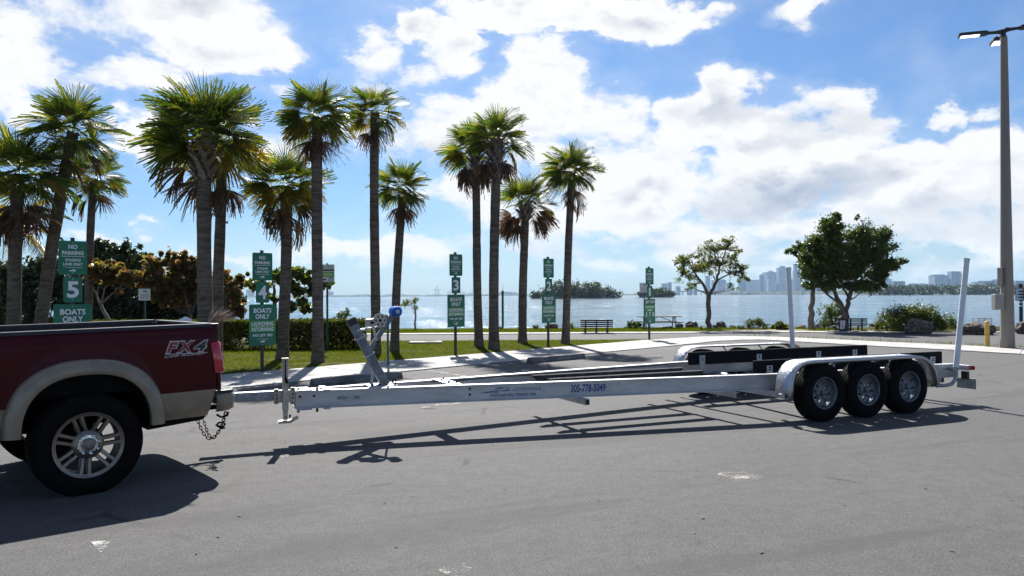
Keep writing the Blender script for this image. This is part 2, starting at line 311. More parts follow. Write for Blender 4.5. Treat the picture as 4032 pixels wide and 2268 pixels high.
L_BUSH = leafmat('leaf_bush', [(0, (0.042, 0.065, 0.012)), (0.6, (0.075, 0.105, 0.015)), (1, (0.13, 0.13, 0.02))], 0.40)
L_GRASS = leafmat('grass_blade', [(0, (0.050, 0.078, 0.006)), (0.5, (0.085, 0.110, 0.007)), (0.9, (0.125, 0.140, 0.010)), (1, (0.19, 0.15, 0.04))], 0.5, 0.9, 0.02)
M_LED = emit_mat('lit_led', (1.0, 0.97, 0.92), 1.6)

# ------------------------------------------------------------------ mesh builder
class MB:
    def __init__(s): s.v = []; s.f = []; s.mi = []
    def add(s, vs, fs, mi=0):
        o = len(s.v); s.v += [tuple(v) for v in vs]; s.f += [tuple(i + o for i in f) for f in fs]; s.mi += [mi] * len(fs); return s
    def box(s, c, d, rot=None, mi=0):
        x, y, z = d[0] / 2, d[1] / 2, d[2] / 2
        vs = [Vector((sx * x, sy * y, sz * z)) for sz in (-1, 1) for sy in (-1, 1) for sx in (-1, 1)]
        if rot is not None: vs = [rot @ v for v in vs]
        c = Vector(c)
        return s.add([v + c for v in vs], [(0, 2, 3, 1), (4, 5, 7, 6), (0, 1, 5, 4), (2, 6, 7, 3), (0, 4, 6, 2), (1, 3, 7, 5)], mi)
    def bar(s, a, b, w, h, up=(0, 0, 1), mi=0):       # box from a to b; w sideways, h along up
        a = Vector(a); b = Vector(b); x = (b - a); L = x.length; x.normalize(); u = Vector(up); y = u.cross(x).normalized(); z = x.cross(y)
        rot = Matrix((x, y, z)).transposed(); return s.box((a + b) / 2, (L, w, h), rot, mi)
    def tube(s, pts, r, n=10, caps=True, mi=0, ell=1.0):
        pts = [Vector(p) for p in pts]; rs = r if isinstance(r, (list, tuple)) else [r] * len(pts)
        o = len(s.v); k = len(pts); up = Vector((0, 0, 1))
        for i, p in enumerate(pts):
            t = (pts[min(i + 1, k - 1)] - pts[max(i - 1, 0)]).normalized()
            ref = up if abs(t.dot(up)) < 0.9 else Vector((1, 0, 0))
            if i == 0: a = ref.cross(t).normalized()
            else: a = (a - t * a.dot(t)).normalized()
            b = t.cross(a)
            for j in range(n):
                q = 2 * PI * j / n; s.v.append(tuple(p + (a * math.cos(q) + b * math.sin(q) * ell) * rs[i]))
        for i in range(k - 1):
            for j in range(n):
                j2 = (j + 1) % n; s.f.append((o + i * n + j, o + i * n + j2, o + (i + 1) * n + j2, o + (i + 1) * n + j)); s.mi.append(mi)
        if caps:
            s.f.append(tuple(o + j for j in reversed(range(n)))); s.f.append(tuple(o + (k - 1) * n + j for j in range(n))); s.mi += [mi, mi]
        return s
    def lathe(s, prof, M=None, n=32, mi=0, closed=False):   # prof: (r, axial); axis = local Z of M
        M = M or Matrix(); o = len(s.v); k = len(prof)
        for r, z in prof:
            for j in range(n):
                q = 2 * PI * j / n; s.v.append(tuple(M @ Vector((r * math.cos(q), r * math.sin(q), z))))
        for i in range(k if closed else k - 1):
            i2 = (i + 1) % k
            for j in range(n):
                j2 = (j + 1) % n; s.f.append((o + i * n + j, o + i * n + j2, o + i2 * n + j2, o + i2 * n + j)); s.mi.append(mi)
        return s
    def prism(s, poly, fn, t0, t1, mi=0):              # poly of (a,b); fn(a,b,t)->xyz
        n = len(poly); vs = [fn(a, b, t0) for a, b in poly] + [fn(a, b, t1) for a, b in poly]
        fs = [tuple(range(n)), tuple(reversed(range(n, 2 * n)))] + [(i, i + n, (i + 1) % n + n, (i + 1) % n) for i in range(n)]
        return s.add(vs, fs, mi)
    def grid(s, rows, mi=0, close=False):              # list of rows of points
        o = len(s.v); n = len(rows[0])
        for r in rows: s.v += [tuple(p) for p in r]
        for i in range(len(rows) - 1):
            for j in range(n if close else n - 1):
                j2 = (j + 1) % n; s.f.append((o + i * n + j, o + i * n + j2, o + (i + 1) * n + j2, o + (i + 1) * n + j)); s.mi.append(mi)
        return s
    def mesh(s, name, mats, smooth=None, fix=True):
        me = bpy.data.meshes.new(name); me.from_pydata(s.v, [], s.f)
        for m in (mats if isinstance(mats, (list, tuple)) else [mats]): me.materials.append(m)
        me.polygons.foreach_set('material_index', s.mi)
        me.update()
        if fix:
            import bmesh
            bm = bmesh.new(); bm.from_mesh(me); bmesh.ops.recalc_face_normals(bm, faces=bm.faces); bm.to_mesh(me); bm.free()
        if smooth is not None:
            me.polygons.foreach_set('use_smooth', [True] * len(me.polygons)); me.set_sharp_from_angle(angle=R(smooth))
        return me
    def build(s, name, mats, parent=None, smooth=None, bevel=0.0, fix=True):
        o = link(name, s.mesh(name, mats, smooth, fix), parent)
        if bevel:
            b = o.modifiers.new('bevel', 'BEVEL'); b.width = bevel; b.segments = 2; b.limit_method = 'ANGLE'; b.angle_limit = R(50)
        return o

def link(name, me, parent=None):
    o = bpy.data.objects.new(name, me); COL.objects.link(o)
    if parent is not None: o.parent = parent
    return o
def tag(o, label=None, cat=None, group=None, kind=None):
    if label: o['label'] = label
    if cat: o['category'] = cat
    if group: o['group'] = group
    if kind: o['kind'] = kind
    return o
def thing(name, label, cat, loc=(0, 0, 0), rz=0.0, group=None):
    o = bpy.data.objects.new(name, None); COL.objects.link(o); o.location = loc; o.rotation_euler = (0, 0, rz); o.empty_display_size = 0.2
    return tag(o, label, cat, group)
def npmesh(name, V, F, mat, smooth=False):             # V (n,3), F (m,k)
    me = bpy.data.meshes.new(name); n, (m, k) = len(V), F.shape
    me.vertices.add(n); me.vertices.foreach_set('co', V.astype(np.float32).ravel())
    me.loops.add(m * k); me.loops.foreach_set('vertex_index', F.astype(np.int32).ravel())
    me.polygons.add(m); me.polygons.foreach_set('loop_start', np.arange(0, m * k, k, dtype=np.int32))
    me.polygons.foreach_set('use_smooth', np.full(m, smooth, dtype=bool))
    me.materials.append(mat); me.update(calc_edges=True); return me

_txt = {}
def text(parent, s, w, h, M, mat, name='lettering', bold=0.0, shear=0.0):   # flat print, centred on M's origin, reading along +X, up +Y
    key = (s, bold, shear)
    if key not in _txt:
        cu = bpy.data.curves.new('lettering', 'FONT'); cu.body = s; cu.resolution_u = 3; cu.offset = bold; cu.shear = shear; cu.align_x = 'CENTER'
        to = bpy.data.objects.new('lettering', cu); COL.objects.link(to); bpy.context.view_layer.update()
        dg = bpy.context.evaluated_depsgraph_get(); me = bpy.data.meshes.new_from_object(to.evaluated_get(dg))
        bpy.data.objects.remove(to); v = np.empty(len(me.vertices) * 3); me.vertices.foreach_get('co', v); v = v.reshape(-1, 3)
        _txt[key] = (v, [tuple(p.vertices) for p in me.polygons]); bpy.data.meshes.remove(me)
    v, f = _txt[key]; lo, hi = v.min(0), v.max(0); c = (lo + hi) / 2
    q = (v - c) * np.array([w / (hi[0] - lo[0]), h / max(hi[1] - lo[1], 1e-6), 0])
    mb = MB(); mb.add([M @ Vector(p) for p in q], f); return mb.build(name, mat, parent, fix=False)

# frame of a flat sign face: origin, reading direction x, up z, printed on the side n faces
def face(origin, xdir, up=(0, 0, 1)):
    x = Vector(xdir).normalized(); u = Vector(up).normalized(); n = x.cross(u)
    M = Matrix((x, u, n)).transposed().to_4x4(); M.translation = Vector(origin); return M

def rounded(w, h, r, n=4):
    p = []
    for cx, cy, a0 in ((w / 2 - r, h / 2 - r, 0), (-w / 2 + r, h / 2 - r, 90), (-w / 2 + r, -h / 2 + r, 180), (w / 2 - r, -h / 2 + r, 270)):
        for i in range(n + 1): a = R(a0 + 90 * i / n); p.append((cx + r * math.cos(a), cy + r * math.sin(a)))
    return p

# ================================================================== SETTING
def sheet(name, pts, z, mat, parent=None, kind='structure', sub=None):
    mb = MB(); mb.add([(x, y, z) for x, y in pts], [tuple(range(len(pts)))]); o = mb.build(name, mat, parent)
    if kind and parent is None: o['kind'] = kind
    me = o.data
    if me.polygons[0].normal.z < 0: me.flip_normals()
    return o

asphalt = sheet('asphalt_lot', [(-70, -40), (70, -40), (70, 38.2), (-70, 38.2)], 0.0, M_ASPH)
# sidewalk laid as separate slabs
BK0, DIR, NRM = Vector((-6.15, 16.58)), Vector((0.687, 0.727)), Vector((0.727, -0.687))
WID = 2.42
sidewalk = bpy.data.objects.new('sidewalk', None); COL.objects.link(sidewalk); sidewalk['kind'] = 'structure'
pairs = []
t = -16.0
while t < 16.6: pairs.append((BK0 + DIR * t, BK0 + DIR * t + NRM * WID)); t += 1.52
pairs += [(Vector(a), Vector(b)) for a, b in [((6.75, 29.78), (6.65, 26.75)), ((7.55, 30.35), (7.5, 27.55)), ((8.6, 30.6), (8.45, 28.1)), ((9.6, 30.45), (9.05, 28.15)),
          ((10.35, 29.85), (9.5, 27.7)), ((11.35, 28.5), (9.95, 26.85)), ((12.5, 26.85), (10.85, 25.35)), ((13.4, 25.65), (11.8, 23.95)), ((14.3, 24.4), (12.75, 22.6)), ((15.2, 22.9), (13.75, 20.85)),
          ((16.2, 21.2), (14.8, 19.2)), ((17.2, 19.5), (15.8, 17.5)), ((18.2, 17.8), (16.8, 15.8)), ((19.2, 16.1), (17.8, 14.1)), ((20.2, 14.4), (18.8, 12.4)), ((22, 11.3), (20.6, 9.3))]]
SLABZ = 0.022
for (a0, b0), (a1, b1) in zip(pairs[:-1], pairs[1:]):
    g = 0.008; dA = (a1 - a0); dB = (b1 - b0)
    q = [a0 + dA.normalized() * g, a1 - dA.normalized() * g, b1 - dB.normalized() * g, b0 + dB.normalized() * g]
    mb = MB(); zt = SLABZ + random.uniform(-0.003, 0.003)
    mb.prism([(p.x, p.y) for p in q], lambda a, b, t: (a, b, t), -0.08, zt); mb.build('slab', M_CONC, sidewalk)

lawn_pts = [tuple(BK0 + DIR * -16), *[tuple(BK0 + DIR * t) for t in (-8, 0, 6, 12, 16.3)], (6.2, 29.0), (4.6, 28.62), (-60, 28.62), (-60, 5)]
lawn = sheet('lawn', lawn_pts, 0.012, M_SOIL)
sheet('shore_verge', [(-70, 34.55), (13, 34.55), (13.5, 33.6), (17.2, 32.6), (30, 32.0), (70, 32.0), (70, 38.4), (-70, 38.4)], 0.008, M_SOIL)
sheet('shore_bare_ground', [(9.2, 34.4), (13.3, 32.9), (18.2, 32.0), (18.2, 34.0), (14.5, 36.6), (9.2, 36.2)], 0.012, M_DIRT)
sheet('leaf_mould_bed', [(-60, 25.6), (-8.8, 25.6), (-7.2, 27.4), (-9.5, 36.5), (-60, 36.5)], 0.018, M_LITTER)
# footpath along the shore, cast in bays
path = bpy.data.objects.new('shore_footpath', None); COL.objects.link(path); path['kind'] = 'structure'
x = -40.0
while x < 70:
    y0 = 33.35 if x < 12 else 33.35 - min(1.2, (x - 12) * 0.16); y1 = 34.45 if x < 12 else 34.45 - min(1.5, (x - 12) * 0.2)
    x2 = x + 2.4; ya = 33.35 if x2 < 12 else 33.35 - min(1.2, (x2 - 12) * 0.16); yb = 34.45 if x2 < 12 else 34.45 - min(1.5, (x2 - 12) * 0.2)
    mb = MB(); mb.prism([(x + .006, y0), (x2 - .006, ya), (x2 - .006, yb), (x + .006, y1)], lambda a, b, t: (a, b, t), -0.06, 0.03 + random.uniform(-.003, .003)); mb.build('slab', M_CONC, path); x = x2
# painted bay lines and worn marks
def stroke(a, b, w, mat, name='painted_line', z=0.004):
    a = Vector(a); b = Vector(b); dr = (b - a).normalized(); n = Vector((-dr.y, dr.x)) * (w / 2)
    return sheet(name, [tuple(a + n), tuple(a - n), tuple(b - n), tuple(b + n)], z, mat, asphalt)
for a, b in [((-1.92, 17.36), (-.2, 15.0)), ((-1.15, 18.55), (.9, 15.8)), ((4.45, 24.5), (6.2, 22.0)), ((1.6, 21.45), (3.2, 19.2)), ((7.2, 26.7), (8.6, 24.4))]: stroke(a, b, 0.09, M_PAINT_W)
stroke((-0.46, 17.55), (-0.02, 16.25), 0.16, M_PAINT_W, z=0.008)
sheet('painted_arrow', [(-2.90, 5.29), (-2.745, 5.31), (-2.70, 5.04)], 0.004, M_PAINT_W, asphalt)
def stain(cx, cy, rx, ry, mat, name, z=0.004):
    p = []
    for i in range(22): a = 2 * PI * i / 22; k = random.uniform(0.7, 1.1); p.append((cx + rx * k * math.cos(a), cy + ry * k * math.sin(a)))
    return sheet(name, p, z, mat, asphalt)
stain(2.08, 7.05, 0.20, 0.22, M_STAIN, 'pale_stain'); stain(-2.43, 8.08, 0.10, 0.09, M_STAIN, 'pale_stain'); stain(-1.05, 12.0, 0.30, 0.28, M_STAIN, 'pale_stain')
stain(-0.35, 4.7, 0.10, 0.12, M_STAIN, 'pale_stain'); stain(3.3, 4.9, 0.12, 0.10, M_STAIN, 'pale_stain'); stain(8.2, 15.2, 0.35, 0.3, M_STAIN, 'pale_stain')
M_OIL = worn_paint('oil_stain', (0.018, 0.018, 0.019), 0.36)
for q in ((1.7, 18.55, .85, .42), (.2, 17.9, .5, .3), (-2.6, 14.0, .6, .3), (-.6, 17.0, .25, .12), (-3.0, 8.9, .45, .22), (6.0, 20.0, .5, .3), (4.2, 6.3, .12, .10), (-.9, 6.4, .10, .08), (1.2, 5.2, .08, .07)): stain(*q, M_OIL, 'oil_stain', 0.0035)
stain(-4.6, 13.0, 0.55, 0.40, M_PAINT_B, 'blue_paint_trace'); stain(-2.2, 16.4, 0.55, 0.35, M_PAINT_B, 'blue_paint_trace', 0.0045)

# sea, shore bank, far land
mb = MB(); mb.grid([[(x, 38.0, 0.01) for x in range(-70, 71, 4)], [(x, 38.7 + random.uniform(-.2, .3), -0.15 + random.uniform(-.1, .1)) for x in range(-70, 71, 4)],
                    [(x, 40.3, -1.6) for x in range(-70, 71, 4)]])
mb.build('shore_bank', M_ROCK)['kind'] = 'structure'
WZ = -0.75
mb = MB(); mb.add([(-7500, 38.5, WZ), (7500, 38.5, WZ), (7500, 9600, WZ), (-7500, 9600, WZ)], [(0, 1, 2, 3)]); sea = mb.build('sea', M_WATER); sea['kind'] = 'structure'
mb = MB(); mb.add([(-7500, -300, -1.8), (7500, -300, -1.8), (7500, 60, -1.8), (-7500, 60, -1.8)], [(0, 1, 2, 3)]); mb.build('ground', M_DIRT)['kind'] = 'structure'

def ridge(name, x0, x1, Y, h0, h1, depth, mat, seed, step=None):     # low wooded land far away: a lumpy mass with depth
    rg = np.random.default_rng(seed); n = max(24, int((x1 - x0) / (step or max(6, Y * 0.0028)))); rows = []
    xs = np.linspace(x0, x1, n); prof = np.interp(np.arange(n), np.linspace(0, n - 1, max(4, n // 5)), rg.uniform(h0, h1, max(4, n // 5))) + rg.uniform(-.18, .18, n) * h1
    prof *= np.clip(np.minimum(np.arange(n), np.arange(n)[::-1]) / 3.0, 0.05, 1)
    for k, (dy, hk) in enumerate(((0, 0), (depth * .08, .55), (depth * .2, .85), (depth * .45, 1.0), (depth * .8, .75), (depth, 0))):
        rows.append([(xs[i] + rg.uniform(-1, 1) * .2, Y + dy + rg.uniform(-.05, .05) * depth * (0 < k < 5), WZ - 0.2 + max(0, prof[i]) * hk * (1 + rg.uniform(-.12, .12))) for i in range(n)])
    mb = MB(); mb.grid(rows); o = mb.build(name, mat); o['kind'] = 'structure'; return o
M_FAR = pmat('far_mangrove', (0.030, 0.045, 0.016), 0.95, var=0.4, scale=0.12, spec=0.1)
def X(px, Y): return (px - 2016) / FPX * Y
ridge('far_shore', X(780, 6500), X(2100, 6500), 6500, 12, 22, 400, M_FAR, 3)
ridge('far_shore', X(2440, 6500), X(2700, 6500), 6500, 8, 16, 300, M_FAR, 4)
ridge('far_shore', X(2860, 4300), X(3620, 4300), 4300, 12, 24, 300, M_FAR, 5)
ridge('far_shore', X(3380, 2300), X(3900, 2300), 2300, 12, 19, 250, M_FAR, 6)
ridge('far_shore', X(-400, 6500), X(800, 6500), 6500, 12, 22, 400, M_FAR, 8)

# ================================================================== FOLIAGE
def leaf_cloud(name, lobes, n, size, mat, clumps=60, sig=0.16, round_=False, parent=None, seed=1, up=0.3, kind='stuff', shell=0.55):
    """lobes: (x,y,z,rx,ry,rz); leaves gather in clumps spread through each lobe"""
    rg = np.random.default_rng(seed); L = np.array(lobes, float); vol = (L[:, 3] * L[:, 4] * L[:, 5]) ** 0.75; pr = vol / vol.sum()
    li = rg.choice(len(L), clumps, p=pr); u = rg.normal(size=(clumps, 3)); u /= np.linalg.norm(u, axis=1)[:, None]
    rr = (shell + (1 - shell) * rg.random(clumps)) ** 0.8; rr[rg.random(clumps) < 0.25] *= 0.5
    cc = L[li, :3] + u * L[li, 3:] * rr[:, None]
    cs = sig * (0.6 + 0.8 * rg.random(clumps)) * L[li, 3:].mean(1)
    ci = rg.integers(0, clumps, n); p = cc[ci] + rg.normal(size=(n, 3)) * cs[ci, None] * np.array([1, 1, .8])
    # leaf frames
    nrm = rg.normal(size=(n, 3)); nrm[:, 2] += up; nrm /= np.linalg.norm(nrm, axis=1)[:, None]
    a = np.cross(nrm, rg.normal(size=(n, 3))); a /= np.linalg.norm(a, axis=1)[:, None]; b = np.cross(nrm, a)
    s = size * (0.6 + 0.8 * rg.random(n))[:, None]
    if round_:
        q = [p + (a * math.cos(t) + b * math.sin(t)) * s * 0.5 for t in np.linspace(0, 2 * PI, 7)[:-1]]; k = 6
    else:
        q = [p - a * s * 0.5, p + b * s * 0.24 - nrm * s * 0.05, p + a * s * 0.5, p - b * s * 0.24 - nrm * s * 0.05]; k = 4
    V = np.stack(q, 1).reshape(-1, 3); F = np.arange(n * k).reshape(n, k)
    o = link(name, npmesh(name, V, F, mat), parent)
    if kind: o['kind'] = kind
    return o, cc

def limb(mb, a, b, r0, r1, wob=0.08, n=6, seed=0, sag=0.0):
    rg = random.Random(seed); a = Vector(a); b = Vector(b); L = (b - a).length; pts = []; rs = []
    for i in range(n + 1):
        t = i / n; j = wob * L * math.sin(PI * t)
        pts.append(a.lerp(b, t) + Vector((rg.uniform(-j, j), rg.uniform(-j, j), rg.uniform(-j, j) * .5 - sag * math.sin(PI * t) * L))); rs.append(r0 + (r1 - r0) * t)
    mb.tube(pts, rs, 7, False)

def broad_tree(name, label, cat, base, lobes, forks, n, size, leaf, bark, trunk_r, group=None, round_=False, clumps=80, sig=0.16, seed=1, twigs=40, shell=0.55, up=0.3):
    """lobes in world coords; forks: list of polylines [(pt, r), ...] for trunk and main limbs"""
    T = thing(name, label, cat, base, 0, group); b = Vector(base)
    mb = MB()
    for fk in forks:
        pts = [Vector(p) - b for p, r in fk]; rs = [r for p, r in fk]; P2 = []; R2 = []
        for i in range(len(pts) - 1):
            for k in range(4):
                t = k / 4; P2.append(pts[i].lerp(pts[i + 1], t) + Vector((random.gauss(0, .35), random.gauss(0, .35), 0)) * rs[i] * (0.6 if (i or k) else 0)); R2.append(rs[i] + (rs[i + 1] - rs[i]) * t)
        P2.append(pts[-1]); R2.append(rs[-1]); mb.tube(P2, R2, 10, False)
    loc = [(l[0] - b.x, l[1] - b.y, l[2] - b.z, *l[3:]) for l in lobes]
    tips = [Vector(p) - b for fk in forks for p, r in fk[1:]]
    _, cc = leaf_cloud('leaves', loc, n, size, leaf, clumps, sig, round_, T, seed, shell=shell, up=up)
    for i, c in enumerate(cc[:twigs]):
        c = Vector(c); s_ = min(tips, key=lambda q: (q - c).length + (0.4 if q.z > c.z else 0)); limb(mb, s_, c, max(0.008, trunk_r * .22), 0.004, 0.10, 5, seed + i)
    mb.build('trunk', bark, T, 60)
    return T

# ------------------------------------------------------------------ sabal palms
def frond_mesh(name, mat, pet, blade, spread, nl, droop, fold, seed, ragged=0.1):
    rg = np.random.default_rng(seed); V = []; F = []
    # petiole
    w = 0.016
    for i in range(4):
        t = i / 3; V += [(pet * t, -w * (1 - .4 * t), -droop * .12 * t * t), (pet * t, w * (1 - .4 * t), -droop * .12 * t * t)]
    for i in range(3): F.append((2 * i, 2 * i + 1, 2 * i + 3, 2 * i + 2))
    z0 = -droop * .12
    da = 2 * spread / nl
    for k in range(nl):
        a = -spread + (k + .5) * da; L = blade * (0.72 + 0.28 * math.cos(a * 0.62)) * (1 + rg.uniform(-ragged, ragged)); o = len(V)
        jit = rg.normal(0, 0.02 + ragged * .15); dr = droop * (0.8 + .5 * rg.random())
        for r, hw in ((.05, .5), (.38, .42), (.66, .20), (1.0, .010)):
            rr = r * L; wv = (rr * da * hw) if r < .5 else (.45 * L * da * hw * 1.1)
            aa = a + jit * r; z = z0 + fold * abs(math.sin(aa)) * rr * (1 - .35 * r) - dr * rr * rr / blade - (0.25 * dr * L * max(0, r - .6) * 2.2)
            cx, sx = math.cos(aa), math.sin(aa); zig = 0.010 if r > .1 else 0
            V += [(pet + rr * cx + wv * sx, rr * sx - wv * cx, z - zig), (pet + rr * cx - wv * sx, rr * sx + wv * cx, z + zig)]
        for i in range(3): F.append((o + 2 * i, o + 2 * i + 1, o + 2 * i + 3, o + 2 * i + 2))
    return npmesh(name, np.array(V), np.array(F), mat)
FR_G = [frond_mesh('frond', L_GREEN, .42, .66, R(s), 32, d_, f_, 10 + i) for i, (s, d_, f_) in enumerate([(125, .08, .26), (115, .16, .36), (130, .24, .26), (105, .05, .40), (120, .34, .34)])]
FR_Y = [frond_mesh('frond', L_YELL, .42, .64, R(s), 30, d_, f_, 30 + i) for i, (s, d_, f_) in enumerate([(115, .30, .32), (95, .45, .40)])]
FR_D = [frond_mesh('dead_frond', L_DEAD, .40, .60, R(s), 24, d_, f_, 50 + i, .22) for i, (s, d_, f_) in enumerate([(58, .16, .60), (48, .26, .75), (66, .22, .50)])]
def boot_mesh():
    mb = MB(); rows = []
    for i in range(5):
        t = i / 4; w = .055 * (1 - .35 * t); rows.append([(-w, .012 + .10 * t * t, .34 * t), (0, .030 + .10 * t * t, .34 * t + (.01 if i < 4 else .03)), (w, .012 + .10 * t * t, .34 * t)])
    mb.grid(rows); return mb.mesh('leaf_base', M_BOOT, 60)
BOOT = boot_mesh()

def palm(label, X_, Y_, tw, cx, cy, r, ng, nd, ny, seed, boots=0.0, bend=0.0, group='sabal palms on the lawn', low=-54, skirt=-68):
    rg = random.Random(seed); C = at(cx * 1.5652, cy * 1.5652, Y_); rad = r * 1.5652 * Y_ / FPX
    T = thing('sabal_palm', label, 'palm tree', (X_, Y_, 0), 0, group)
    top = Vector((C.x - X_, 0.0, C.z - rad * .12)); n = 22; pts = []; rs = []; ph = rg.uniform(0, 6)
    for i in range(n + 1):
        t = i / n; off = bend * math.sin(PI * t) + .02 * math.sin(5 * t + ph)
        pts.append(Vector((top.x * t + off, .02 * math.sin(4 * t + ph) , -0.05 + (top.z + .05) * t)))
        rs.append(tw / 2 * ((1.0 + .28 * math.exp(-t * 22)) * (1 - .10 * t)) * rg.uniform(.965, 1.035))
    mb = MB(); mb.tube(pts, rs, 16, True); mb.build('trunk', M_TRUNK, T, 50)
    def at_z(z):
        t = max(0, min(1, z / top.z)); i = min(n - 1, int(t * n)); return pts[i].lerp(pts[i + 1], t * n - i)
    if boots:
        nb = int(boots / .085)
        for row in range(nb):
            z = top.z - .02 - row * .085
            for k in range(6):
                c = at_z(z); a = 2 * PI * (k + .5 * (row % 2)) / 6 + row * .18 + rg.uniform(-.1, .1); tilt = (1 if row % 2 else -1) * R(26) + rg.uniform(-.15, .15)
                o = link('leaf_base', BOOT, T); rb = tw / 2 * 1.04
                o.matrix_local = Matrix.Translation(c + Vector((math.sin(a) * -rb, math.cos(a) * rb, 0))) @ Matrix.Rotation(a, 4, 'Z') @ Matrix.Rotation(-R(rg.uniform(2, 16)), 4, 'X') @ Matrix.Rotation(tilt, 4, 'Y') @ Matrix.Scale(rg.uniform(.8, 1.15) * (tw / .34), 4)
    heart = top + Vector((0, 0, rad * .04)); sc = rad * .97
    def put(me, a, e, roll, s, name, z=0.0):
        o = link(name, me, T); o.rotation_mode = 'QUATERNION'
        m = Matrix.Rotation(a, 4, 'Z') @ Matrix.Rotation(-e, 4, 'Y') @ Matrix.Rotation(roll, 4, 'X')
        o.matrix_local = Matrix.Translation(heart + Vector((math.cos(a) * tw * .25, math.sin(a) * tw * .25, z))) @ m @ Matrix.Scale(s, 4)
    ga = 2.399963
    def side(a, e):                                  # old fronds of a booted palm turned camera-left or camera-right, baring the leaf bases
        if not boots or e > R(-4): return a
        s_ = 0.0 if math.cos(a) > 0 else PI
        return s_ + (((a - s_ + PI) % (2 * PI)) - PI) * .55 + (.25 if s_ == 0 else -.25)
    nd = int(nd * .72)
    for i in range(ng):
        t = (i + .5) / ng; e = R(86 - (86 - low) * t ** .95 + rg.uniform(-14, 14)); s = sc * (.82 + .20 * min(1, t * 2)) * rg.uniform(.84, 1.12)
        put(FR_G[rg.randrange(5)], side(ga * i + rg.uniform(-.25, .25), e), e, rg.uniform(-.5, .5), s, 'frond', rad * .12 * (1 - t))
    for i in range(ny):
        put(FR_Y[rg.randrange(2)], side(rg.uniform(0, 6.28), -1), R(rg.uniform(-42, 5)), rg.uniform(-.5, .5), sc * rg.uniform(.9, 1.05), 'frond', -.05 * rad)
    for i in range(nd):
        put(FR_D[rg.randrange(3)], side(ga * i + seed + rg.uniform(-.4, .4), -1), R(rg.uniform(skirt - 22, skirt + 18)), rg.uniform(-.6, .6), sc * rg.uniform(.95, 1.22), 'dead_frond', -rad * rg.uniform(.10, .36))
    return T
def px_x(x2576, Y): return (x2576 * 1.5652 - 2016) / FPX * Y
palm('thick sabal palm cut by the left edge of the photo, leaning over the truck', px_x(26, 21), 21.0, .36, 48, 430, 128, 36, 16, 2, 1)
palm('sabal palm with a trunk slanting up to the right, behind the lane 5 sign', px_x(92, 21.6), 21.6, .34, 186, 318, 112, 36, 5, 0, 2, bend=-.12)
palm('slender sabal palm rising just right of the lane 5 sign', px_x(216, 27), 27.0, .27, 236, 440, 76, 24, 7, 2, 3)
palm('biggest sabal palm, wide crown over crisscross leaf bases', px_x(513, 18.9), 18.9, .36, 518, 338, 152, 50, 5, 7, 4, boots=1.1, low=-34, skirt=-58)
palm('sabal palm half hidden behind the biggest palm, its trunk touching it', px_x(546, 20.6), 20.6, .30, 556, 400, 104, 16, 12, 4, 5, boots=.3)
palm('short sabal palm with drooping brown skirt right of the lane 4 sign', -6.21, 20.87, .31, 722, 458, 106, 26, 15, 10, 6)
palm('tall sabal palm in front of the pay by phone sign', -4.96, 19.52, .29, 798, 285, 100, 36, 13, 5, 7, bend=.03)
palm('tall thin sabal palm whose base stands behind the trailer winch', -3.90, 21.86, .28, 945, 275, 76, 22, 8, 6, 8)
palm('low sabal palm beside the blue bow roller', -3.61, 23.54, .27, 1012, 468, 76, 32, 10, 1, 9)
palm('left one of the two close palms between the lane 3 and lane 2 signs', -1.08, 25.2, .28, 1196, 372, 80, 26, 20, 3, 10, boots=1.3, low=-38)
palm('right one of the two close palms between the lane 3 and lane 2 signs', -0.58, 23.85, .31, 1250, 345, 84, 32, 20, 1, 11, boots=1.2, low=-38)
palm('stubby sabal palm with a big brown skirt just left of the lane 2 sign', 0.35, 26.8, .30, 1322, 505, 76, 20, 34, 3, 12, boots=.6, low=0, skirt=-40)
palm('sabal palm leaning right, farthest right of the row', 1.78, 26.12, .27, 1441, 425, 78, 34, 9, 1, 13)

# coconut palm with feathery yellowing fronds, far left
def pinnate(name, mat, L, seed):
    rg = np.random.default_rng(seed); V = []; F = []; n = 34
    P = lambda t: np.array([L * (t - .18 * t * t * t), 0, L * (.10 * t - .62 * t * t)])
    for i in range(n):
        t = i / (n - 1); p = P(t)
        if i: o = len(V); a = P((i - 1) / (n - 1)); V += [a + (0, -.014, 0), a + (0, .014, 0), p + (0, .012, 0), p + (0, -.012, 0)]; F.append((o, o + 1, o + 2, o + 3))
        if t > .12:
            ll = L * .26 * math.sin(PI * min(1, (t * .9 + .08))) * rg.uniform(.85, 1.1)
            for sd in (-1, 1):
                o = len(V); e = p + np.array([ll * .45, sd * ll * .62, -ll * rg.uniform(.35, .75)]); m_ = (p + e) / 2 + np.array([0, 0, ll * .10]); wv = np.array([.020, 0, 0])
                V += [p - wv, p + wv, m_ + wv, m_ - wv, e]; F += [(o, o + 1, o + 2, o + 3), (o + 3, o + 2, o + 4, o + 4)]
    Fq = np.array([f if f[2] != f[3] else f for f in F]); V = np.array(V)
    me = bpy.data.meshes.new(name); me.from_pydata(V.tolist(), [], [tuple(dict.fromkeys(f)) for f in Fq.tolist()]); me.materials.append(mat); me.update(); return me
PIN = [pinnate('frond', L_YELL, 2.0, 1), pinnate('frond', L_GREEN, 2.1, 2), pinnate('frond', L_YELL, 1.8, 3)]
T = thing('coconut_palm', 'feathery coconut palm with yellow fronds low between the left palms', 'palm tree', (px_x(30, 25), 25.0, 0))
mb = MB(); hz = at(47, 900, 25.0).z; mb.tube([(0, 0, -.05), (.05, 0, hz * .5), (0, 0, hz)], [.14, .11, .09], 12); mb.build('trunk', M_TRUNK, T, 50)
